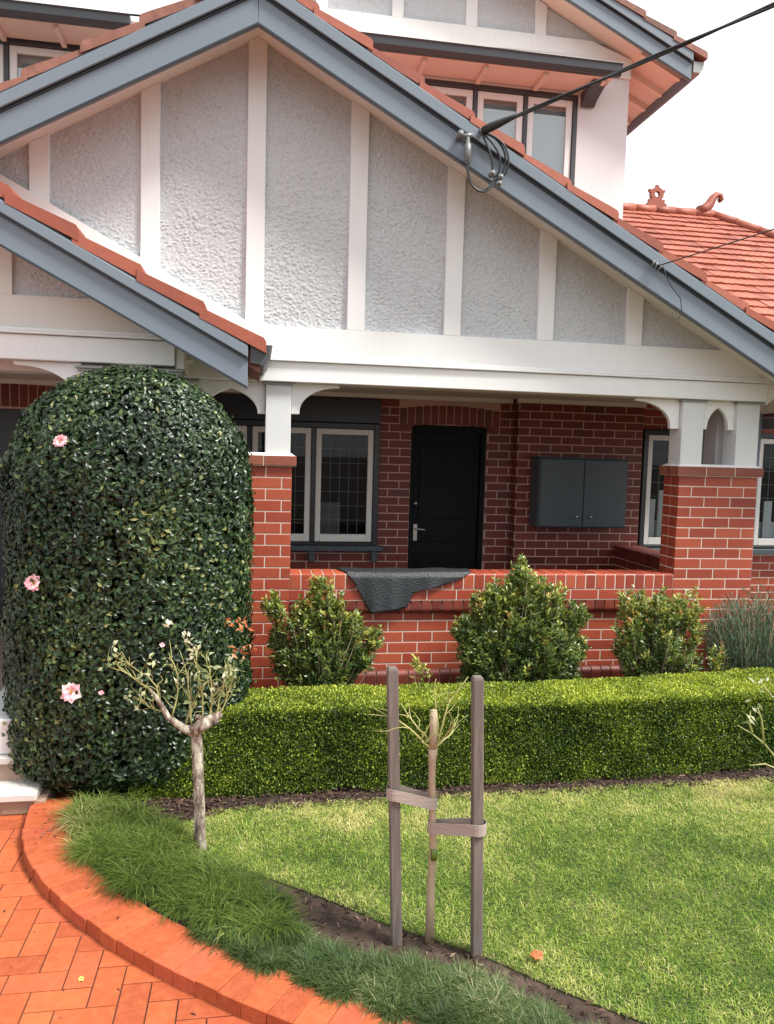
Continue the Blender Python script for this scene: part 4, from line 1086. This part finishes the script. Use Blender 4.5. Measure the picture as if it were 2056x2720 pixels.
V, F = leaves(P, rdir(n), N + rdir(n) * .4, RNG.uniform(.05, .08, n), RNG.uniform(.03, .045, n), .2, .1)
mesh_obj('inner_foliage', V, F, rep(np.clip(RNG.normal(.25, .15, n), 0, 1), 5), 'camellia', None, False, topi)
def flower(c, nrm, r, parent, mat='pink', petals=6, name='flower', st=True):
    c = np.array(c, float); nrm = unit(np.array(nrm, float)); t1 = unit(np.cross(nrm, (0.1, .2, 1))); t2 = np.cross(nrm, t1)
    Ps, As, Ns, Ls, Ws = [], [], [], [], []
    for k in range(petals):
        a = 2 * math.pi * k / petals + rnd.uniform(-.12, .12); d = t1 * math.cos(a) + t2 * math.sin(a)
        Ps.append(c + d * r * .08); As.append(d + nrm * rnd.uniform(.15, .6)); Ns.append(nrm - d * .3); Ls.append(r * rnd.uniform(.75, 1.1)); Ws.append(r * rnd.uniform(1.15, 1.4))
    V, F = leaves(np.array(Ps), np.array(As), np.array(Ns), np.array(Ls), np.array(Ws), .12, .2)
    rv = rep(RNG.random(petals), 5); mi = [0] * len(F)
    if st:
        k = 14; d = unit(t1 * RNG.normal(0, .4, (k, 1)) + t2 * RNG.normal(0, .4, (k, 1)) + nrm)
        V2, F2 = leaves(np.repeat(c[None], k, 0), d, rdir(k), r * .42, r * .10)
        F = np.concatenate([F, F2 + len(V)]); V = np.concatenate([V, V2]); rv = np.concatenate([rv, RNG.random(len(V2))]); mi += [1] * len(F2)
    return mesh_obj(name, V, F, rv, [mat, 'stamen'], mi, False, parent)
for (x, z, r) in ((-1.275, 2.01, .036), (-1.42, 1.255, .045), (-1.215, .685, .052)):
    k = math.sqrt(max(0, 1 - abs((x - TC[0]) / TRX) ** 2.4)) * float(topi_prof(np.array(z)))
    flower((x, TC[1] - TRY * k - .018, z), (.25 if x > -1.3 else -.3, -1, .15), r, topi, petals=11)
for (x, z) in ((-1.06, .68), (-.75, .93)):
    k = math.sqrt(max(0, 1 - abs((x - TC[0]) / TRX) ** 2.4))
    flower((x, TC[1] - TRY * k - .012, z), (rnd.uniform(-1, 1), -1, .6), .016, topi, 'pink', 4, 'flower_bud', False)

# ------------------------------------------------------------------ box hedge
hedge = thing('box_hedge', 'low clipped box hedge with a bright flat top between lawn and porch', 'hedge', (1.2, -1.3, .045))
def hy(x): return -1.545 + .10 * np.clip((x - 1.9) / 1.6, 0, 2) ** 1.5        # front face
def hb(x): return -1.10 + .16 * np.clip((x - 1.6) / 1.6, 0, 2) ** 1.3
HX0, HX1, HZ = -.92, 4.3, .515
def hz(x): return HZ + .010 * (vnoise(x * 2 + 5, x * 0 + 3, 2) - .5) - .14 * np.clip((-.45 - x) / .35, 0, 1)
# front
n = 125000
x = RNG.uniform(HX0, HX1, n); t = RNG.random(n); z = .045 + t * (hz(x) - .045)
low = vnoise(x * 6, z * 3 + 3, 2)
k = ~((z < .02 + .12 * np.clip(low - .3, 0, 1))); x, z = x[k], z[k]
wob = (vnoise(x * 5, z * 7, 3) - .5) * .05
P1 = np.stack([x, hy(x) - wob - .075 * np.clip(1 - (z - .05) / .42, 0, 1), z], 1); N1 = np.tile((0, -1.0, .1), (len(x), 1))
n = 90000
x = RNG.uniform(HX0, HX1, n); t = RNG.random(n); y = hy(x) + t * (hb(x) - hy(x))
edge = np.minimum(t, 1 - t); P3 = np.stack([x, y, hz(x) + (vnoise(x * 6, y * 6, 3) - .5) * .03 - .035 * np.clip(.05 - edge, 0, 1) / .05 * .5], 1); N3 = np.tile((0, -.05, 1.0), (n, 1))
n = 9000
t = RNG.random(n); z = RNG.uniform(.05, .38, n); P4 = np.stack([np.full(n, HX0) + RNG.normal(0, .012, n), hy(np.full(n, HX0)) + t * .42, z], 1); N4 = np.tile((-1.0, 0, .1), (n, 1))
P = np.concatenate([P1, P3, P4]); N = np.concatenate([N1, N3, N4]); n = len(P)
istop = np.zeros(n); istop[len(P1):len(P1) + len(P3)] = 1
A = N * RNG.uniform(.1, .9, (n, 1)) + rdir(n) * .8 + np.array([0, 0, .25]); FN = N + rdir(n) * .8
rr = np.clip(.27 + istop * .37 + .18 * np.exp(-np.maximum(0, HZ - P[:, 2]) / .03) * (1 - istop) + (vnoise(P[:, 0] * 4, P[:, 1] * 4 + P[:, 2] * 4, 3) - .5) * .5 + RNG.normal(0, .23, n), 0, 1)  # top leaves paler: new growth, plus light from above put into the colour
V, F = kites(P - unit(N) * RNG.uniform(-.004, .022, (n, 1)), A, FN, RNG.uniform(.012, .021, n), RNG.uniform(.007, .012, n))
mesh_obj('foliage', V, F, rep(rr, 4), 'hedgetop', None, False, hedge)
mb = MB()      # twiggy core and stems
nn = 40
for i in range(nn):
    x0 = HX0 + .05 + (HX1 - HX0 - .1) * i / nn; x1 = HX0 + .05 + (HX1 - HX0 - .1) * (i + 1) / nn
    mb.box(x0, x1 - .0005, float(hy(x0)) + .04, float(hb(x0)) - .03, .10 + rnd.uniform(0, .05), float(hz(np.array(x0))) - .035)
for i in range(70):
    x = HX0 + .05 + (HX1 - HX0 - .1) * i / 70 + rnd.uniform(-.03, .03); yy = float(hy(x)) + rnd.uniform(.08, .3)
    mb.tube([(x, yy, .02), (x + rnd.uniform(-.05, .05), yy + rnd.uniform(-.03, .03), .25)], [.011, .006], 5)
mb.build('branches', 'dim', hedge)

# ------------------------------------------------------------------ lilly pilly shrubs against the wall
def shrub(label, base, cy, lobes, seed, dens=15, per=95, red=.08, leafL=(.028, .050), name='lilly_pilly_shrub'):
    rs = np.random.default_rng(seed); bx = base
    o = thing(name, label, 'shrub', (bx, cy, .045))
    mb = MB(); Pl, Al, Nl, Rl = [], [], [], []
    zt = max(l[1] + l[2] for l in lobes)
    for (lx, lz_, lr) in lobes:
        nt = max(5, int(per * (lr / .2) ** 2.1)); ly = cy - rs.uniform(0, .06)
        for k in range(nt):
            v = unit(rs.normal(size=3)); v[1] *= .85; q = rs.uniform(.25, 1.05) ** .5
            tip = np.array([lx, ly, lz_]) + v * lr * q; tip[1] = min(tip[1], -.055); tip[2] = max(tip[2], .07)
            b0 = np.array([bx + rs.normal(0, .05), cy + .03 + rs.normal(0, .04), .03]); mid = b0 * .4 + tip * .6 + np.array([0, 0, -.05])
            if k % 6 == 0: mb.tube([b0, mid, tip], [.007, .0045, .0018], 5)
            d = unit(unit(tip - b0) * .6 + v * .5 + np.array([0, 0, .45]))
            m = dens + rs.integers(-4, 5); s_ = rs.random(m) ** .7; u = tip[2] / zt
            young = rs.random() < red + .38 * max(0, u - .5) + .18 * max(0, v[2]) * q
            tint = rs.normal(0, .10)
            for i in range(m):
                sd = unit(np.cross(d, rs.normal(size=3)))
                Pl.append(tip - d * (.11 * (1 - s_[i])) + rs.normal(0, .008, 3))
                Al.append(d * (.35 + .7 * s_[i]) + sd * .8 + np.array([0, 0, -.1])); Nl.append(np.array([0, -.35, .9]) + rs.normal(0, .4, 3))
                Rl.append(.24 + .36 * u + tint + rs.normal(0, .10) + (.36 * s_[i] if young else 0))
    m = len(Pl)
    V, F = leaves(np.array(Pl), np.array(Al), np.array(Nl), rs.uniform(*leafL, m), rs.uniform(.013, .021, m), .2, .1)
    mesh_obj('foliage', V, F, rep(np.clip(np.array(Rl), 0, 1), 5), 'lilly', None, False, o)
    mb.build('stems', 'twig', o)
    return o
shrub('loose lilly pilly shrub with yellow-green tips between the camellia and the rubber mat', .22, -.36,
      [(-.134, .887, .10), (.065, .752, .15), (.215, 1.00, .11), (.335, .93, .07), (.405, .722, .15), (.60, .651, .085), (.037, .5, .19), (.354, .477, .19), (.206, .31, .22), (-.10, .66, .10), (.50, .50, .11), (.22, .72, .19), (.12, .88, .10), (.30, .82, .12), (.20, .55, .2)], 1, 16, 140, .12)
shrub('largest lilly pilly shrub, pointed orange-tipped top, in the middle of the low wall', 1.72, -.36,
      [(1.708, 1.17, .07), (1.70, 1.09, .09), (1.678, .98, .14), (1.467, .895, .15), (1.93, .90, .16), (1.652, .753, .23), (1.33, .71, .13), (2.13, .81, .11), (2.20, .579, .075), (1.917, .555, .24), (1.482, .509, .2), (1.744, .309, .3), (1.40, .33, .15), (2.05, .35, .16), (1.80, .97, .14), (1.56, .95, .14), (1.38, .55, .15), (2.13, .52, .13), (1.56, .62, .2), (1.85, .72, .18), (2.06, .70, .11)], 2, 17, 200, .08)
shrub('twiggy open lilly pilly shrub in front of the right brick pier', 2.86, -.34,
      [(2.63, .89, .13), (2.883, .861, .15), (3.10, .88, .13), (2.60, .70, .13), (2.58, .52, .12), (2.839, .614, .19), (3.13, .647, .14), (2.715, .415, .18), (3.04, .409, .19), (2.86, .74, .17), (2.88, .45, .2), (2.74, .80, .12), (3.0, .78, .12)], 3, 14, 120, .16)
shrub('small bright green lilly pilly seedling beside the lavender', 3.28, -.44, [(3.28, .50, .10), (3.24, .38, .10), (3.34, .42, .09)], 6, 12, 60, .05)
shrub('tiny reddish seedling behind the hedge by the left stake', .86, -.72, [(.86, .56, .06), (.88, .48, .06)], 5, 9, 70, .7)

lav = thing('lavender_bush', 'grey-green lavender bush with upright spikes near the right edge', 'bush', (3.75, -.35, .045))
n = 15000
a = RNG.uniform(0, 2 * np.pi, n); q = np.sqrt(RNG.random(n))
bx, by = 3.74 + .30 * q * np.cos(a), -.36 + .22 * q * np.sin(a)
h = .93 * (1 - .30 * q ** 2) * RNG.uniform(.75, 1.05, n)
lean = np.stack([np.cos(a), np.sin(a)], 1)
t = RNG.uniform(.10, 1, n)
P = np.stack([bx + lean[:, 0] * .16 * q * t, by + lean[:, 1] * .14 * q * t, .05 + h * t], 1)
A = np.stack([np.cos(a) * .35, np.sin(a) * .35, np.ones(n)], 1) + rdir(n) * .45
V, F = leaves(P, A, rdir(n) + np.array([0, -1, 0]), RNG.uniform(.035, .075, n), RNG.uniform(.004, .009, n), .1, .05)
mesh_obj('foliage', V, F, rep(np.clip(.45 + RNG.normal(0, .2, n), 0, 1), 5), 'grey_leaf', None, False, lav)
mb = MB()
for k in range(110):
    a = rnd.uniform(0, 6.28); q = math.sqrt(rnd.random()); hh = .93 * (1 - .3 * q * q)
    mb.tube([(3.74 + .22 * q * math.cos(a), -.36 + .16 * q * math.sin(a), .03), (3.74 + .46 * q * math.cos(a), -.36 + .34 * q * math.sin(a), .05 + hh * rnd.uniform(.8, 1.0))], [.004, .002], 4)
mb.build('stems', 'twig', lav)

# ------------------------------------------------------------------ roses
def cane(mb, p, d, L, r0, r1, n=6, wob=.12, curl=(0, 0, .1)):
    pts = [Vector(p)]; d = Vector(d).normalized()
    for i in range(n):
        d = (d + Vector((rnd.gauss(0, wob), rnd.gauss(0, wob), rnd.gauss(0, wob))) + Vector(curl) * .5).normalized()
        pts.append(pts[-1] + d * L / n)
    mb.tube(pts, [r0 + (r1 - r0) * i / n for i in range(n + 1)], 6)
    return pts, d
rose = thing('standard_rose', 'old pruned standard rose with a knobbly grey trunk in front of the camellia', 'rose', (-.507, -2.17, .05))
mb = MB()
mb.tube([(-.500, -2.17, .02), (-.507, -2.17, .10), (-.510, -2.172, .25), (-.516, -2.17, .40), (-.522, -2.168, .52), (-.525, -2.17, .62), (-.528, -2.17, .67)], [.034, .029, .026, .025, .028, .027, .034], 10)
mb.tube([(-.535, -2.18, .64), (-.50, -2.19, .68), (-.45, -2.19, .705), (-.41, -2.18, .73)], [.028, .036, .030, .012], 9)
mb.tube([(-.53, -2.17, .63), (-.60, -2.17, .665), (-.66, -2.18, .72), (-.70, -2.19, .80), (-.74, -2.2, .86)], [.028, .019, .014, .011, .008], 8)
for i in range(14):
    a = rnd.uniform(0, 6.28); c0 = (-.48 + rnd.uniform(-.045, .05), -2.19 + rnd.uniform(-.012, .012), .70 + rnd.uniform(-.012, .015))
    mb.tube([c0, (c0[0] + .018 * math.cos(a), c0[1] - .014, c0[2] + .018 * math.sin(a))], [.018, .006], 6)
mb.build('trunk', 'bark', rose)
mb = MB(); tips = []
starts = [((-.74, -2.2, .86), (-.5, .1, 1), .30, .008), ((-.70, -2.19, .80), (-.2, -.2, 1), .38, .008), ((-.64, -2.18, .72), (.05, .2, 1), .42, .009), ((-.58, -2.17, .67), (.25, -.1, 1), .46, .009), ((-.55, -2.17, .68), (-.1, .15, 1), .30, .009),
          ((-.50, -2.19, .70), (.15, .1, 1), .42, .010), ((-.47, -2.19, .71), (.35, -.1, 1), .38, .010), ((-.44, -2.19, .72), (.6, .1, 1), .36, .009), ((-.42, -2.18, .72), (.9, -.1, .9), .30, .009), ((-.45, -2.19, .72), (-.5, 0, 1), .30, .008), ((-.66, -2.18, .74), (-.9, -.1, .8), .22, .007)]
for p, d, L, r0 in starts:
    pts, dd = cane(mb, p, d, L * .84, r0 * .5, .0015, 9, .20, (0, 0, .12)); tips.append((pts[-1], dd))
    for q in (1, 2, 3, 3, 4, 4, 5, 5, 6, 6, 7, 8):
        if rnd.random() < .85:
            pt, d2 = cane(mb, pts[q], (dd.x + rnd.uniform(-1, 1), dd.y + rnd.uniform(-.8, .8), .6 + rnd.random() * .6), rnd.uniform(.04, .12), .0020, .0009, 5, .26, (0, 0, .03)); tips.append((pt[-1], d2))
mb.build('canes', 'cane', rose)
def sprig(name, mat, spots, parent, L=(.022, .04), per=4, spread=.02):
    Ps, As = [], []
    for (p, d) in spots:
        for i in range(per):
            v = np.array(d) + RNG.normal(0, .7, 3); Ps.append(np.array(p) + RNG.normal(0, spread, 3)); As.append(v)
    n = len(Ps); V, F = leaves(np.array(Ps), np.array(As), rdir(n) + np.array([0, -.5, .6]), RNG.uniform(*L, n), RNG.uniform(.011, .022, n), .2, .2)
    return mesh_obj(name, V, F, rep(RNG.random(n), 5), mat, None, False, parent)
sprig('leaves', 'roseleaf', [(np.array(p), np.array(d)) for p, d in tips[::2]], rose, per=3, spread=.012)
sprig('dry_leaves', 'dryleaf', [((-.34, -2.18, 1.155), (.2, -.2, -.2)), ((-.31, -2.18, 1.15), (.4, -.2, .1)), ((-.37, -2.19, 1.16), (-.2, -.2, .1)), ((-.31, -2.17, 1.04), (.3, -.2, 0)), ((-.27, -2.17, 1.05), (.3, 0, 0)), ((-.35, -2.17, 1.03), (-.2, 0, 0))], rose, (.025, .05), 5, .016)
for q in (((-.655, -2.2, 1.165), (0, -.3, 1)), ((-.575, -2.2, 1.10), (0, -.3, 1)), ((-.53, -2.2, 1.03), (0, -.5, .3))): sprig('faded_flower', 'white_petal', [q], rose, (.02, .03), 7, .008)

young = thing('young_rose', 'young leafless standard rose tied between two hardwood stakes', 'rose', (.449, -3.0, .05))
mb = MB()
mb.tube([(.450, -3.0, .02), (.447, -3.0, .25), (.451, -3.0, .45), (.442, -3.0, .60), (.437, -3.0, .72), (.436, -3.0, .80), (.437, -3.0, .845)], [.020, .017, .0155, .014, .014, .015, .020], 9)
mb.tube([(.437, -3.0, .84), (.436, -3.0, .90), (.434, -3.0, 1.0)], [.016, .0145, .014], 8)
mb.build('trunk', 'young', young)
mb = MB()
for d, L in (((-.9, .0, 1), .30), ((-.55, .3, 1), .22), ((.75, -.1, 1), .32), ((.35, .3, 1), .28), ((.9, .2, .6), .15), ((-1, -.2, .35), .14), ((.15, -.4, 1), .16)):
    pts, dd = cane(mb, (.437, -3.0, .845), d, L, .0052, .0015, 7, .16, (0, 0, .06))
    for q in (3, 4, 5):
        cane(mb, pts[q], (dd.x + rnd.uniform(-1.2, 1.2), dd.y + rnd.uniform(-.6, .6), .7), rnd.uniform(.07, .17), .0022, .001, 5, .2, (0, 0, .03))
mb.build('canes', 'cane', young)
mb = MB(); mb.tube([(.449, -3.018, .40), (.452, -3.016, .44)], [.012, .014], 6); mb.build('plant_tag', 'tuft', young)

def stake(label, b, t, w=.041):
    b, t = Vector(b), Vector(t); mb = MB(); A = Vector((w, 0, 0)); B = Vector((0, w, 0)); vs = []
    for p, k in ((b, 1), (t - Vector((0, 0, .012)), 1), (t, .82)):
        vs += [p + A * (i - .5) * k + B * (j - .5) * k for i, j in ((0, 0), (1, 0), (1, 1), (0, 1))]
    fs = [(8, 9, 10, 11)] + [(q + i, q + (i + 1) % 4, q + 4 + (i + 1) % 4, q + 4 + i) for q in (0, 4) for i in range(4)]
    mb.add(vs, fs); return mb.build('garden_stake', 'stake', None, .003, label=label, cat='stake', group='hardwood stakes beside the young rose')
stake('hardwood stake left of the young rose, its foot in the mulch strip', (.322, -2.985, -.06), (.268, -2.985, 1.172))
stake('hardwood stake right of the young rose, nearest the fallen leaf', (.619, -3.10, -.06), (.577, -3.10, 1.162))

def tie(label, c0, r0, c1, r1, z0, z1, w=.048):
    """flat webbing loop round the stake (c0) and the rose stem (c1)"""
    c0, c1 = np.array(c0, float), np.array(c1, float); d = unit(c1 - c0); p = np.array((-d[1], d[0])); pts = []
    for t in np.linspace(-math.pi / 2, math.pi / 2, 9): pts.append((c1 + d * r1 * math.cos(t) + p * r1 * math.sin(t), z1))
    for t in np.linspace(math.pi / 2, 3 * math.pi / 2, 9): pts.append((c0 + d * r0 * math.cos(t) + p * r0 * math.sin(t), z0))
    vs = []; n = len(pts)
    for (q, z) in pts: vs += [(q[0], q[1], z - w / 2), (q[0], q[1], z + w / 2)]
    fs = [(2 * i, 2 * ((i + 1) % n), 2 * ((i + 1) % n) + 1, 2 * i + 1) for i in range(n)]
    mb = MB(); mb.add(vs, fs, .5, 0, False)
    o = mb.build('tree_tie', 'webbing', None, 0, label=label, cat='tie', group='webbing ties on the young rose')
    s = o.modifiers.new('thick', 'SOLIDIFY'); s.thickness = .0018; s.offset = 1
tie('upper woven webbing tie looped from the left stake to the rose stem', (.292, -2.985), .031, (.440, -3.0), .019, .668, .628, .046)
tie('lower woven webbing tie looped from the right stake to the rose stem', (.600, -3.10), .033, (.446, -3.0), .019, .567, .528, .046)

rr_ = thing('rose_bush', 'straggly thorny rose with pale leaves at the right edge of the lawn', 'rose', (2.86, -2.05, .05))
mb = MB()
tip2 = []
mb.tube([(2.86, -2.05, .02), (2.84, -2.05, .12), (2.80, -2.05, .22)], [.018, .015, .013], 8)
for P in ([(2.80, -2.05, .22), (2.71, -2.04, .29), (2.60, -2.03, .41), (2.52, -2.03, .47), (2.43, -2.02, .52)], [(2.82, -2.05, .2), (2.78, -2.03, .42), (2.70, -2.02, .60), (2.62, -2.02, .70), (2.56, -2.02, .76)],
          [(2.84, -2.05, .15), (2.72, -2.05, .25), (2.60, -2.05, .30), (2.50, -2.05, .295)], [(2.80, -2.05, .22), (2.74, -2.05, .40), (2.70, -2.05, .55)], [(2.52, -2.03, .47), (2.50, -2.03, .53), (2.50, -2.03, .60)], [(2.60, -2.03, .41), (2.58, -2.02, .55), (2.55, -2.02, .62)], [(2.84, -2.05, .16), (2.9, -2.04, .4), (2.95, -2.04, .62)]):
    mb.tube([Vector(p) for p in P], [.0075 - .0045 * i / (len(P) - 1) for i in range(len(P))], 6)
mb.build('canes', 'cane', rr_)
sp = [((2.56, -2.02, .76), (-.2, -.4, 1)), ((2.62, -2.03, .70), (.5, -.4, -.3)), ((2.50, -2.03, .60), (-.2, -.5, .3)), ((2.55, -2.02, .63), (.3, -.5, -.2)), ((2.58, -2.03, .68), (-.8, -.3, .2)), ((2.68, -2.03, .62), (.2, -.5, -.5)), ((2.70, -2.05, .55), (0, -.4, .2)), ((2.50, -2.03, .56), (.3, -.6, .2))]
sprig('leaves', 'roseleaf', sp, rr_, (.04, .075), 3, .02)
for q in (((2.56, -2.03, .765), (-.3, -.4, .8)), ((2.73, -2.04, .60), (0, -.5, .2))): sprig('faded_flower', 'white_petal', [q], rr_, (.025, .04), 6, .010)
sprig('yellow_leaves', 'lilly', [((2.69, -2.05, .50), (0, -.5, 0)), ((2.66, -2.05, .47), (0, -.5, -.3))], rr_, (.03, .045), 4, .015)

# ------------------------------------------------------------------ small fallen things
def fallen(label, c, r, mat, nrm=(0, -.2, 1), petals=5):
    o = flower(c, nrm, r, None, mat, petals, 'fallen_leaf', False)
    return tag(o, label, 'leaf', 'fallen leaves and petals')
fallen('curled orange-brown dead leaf lying on the lawn right of the stakes', (.832, -3.18, .078), .027, 'dryleaf')
fallen('small yellow dead leaf lying on the herringbone pavers', (-.88, -2.99, .006), .012, 'yellow_leaf')
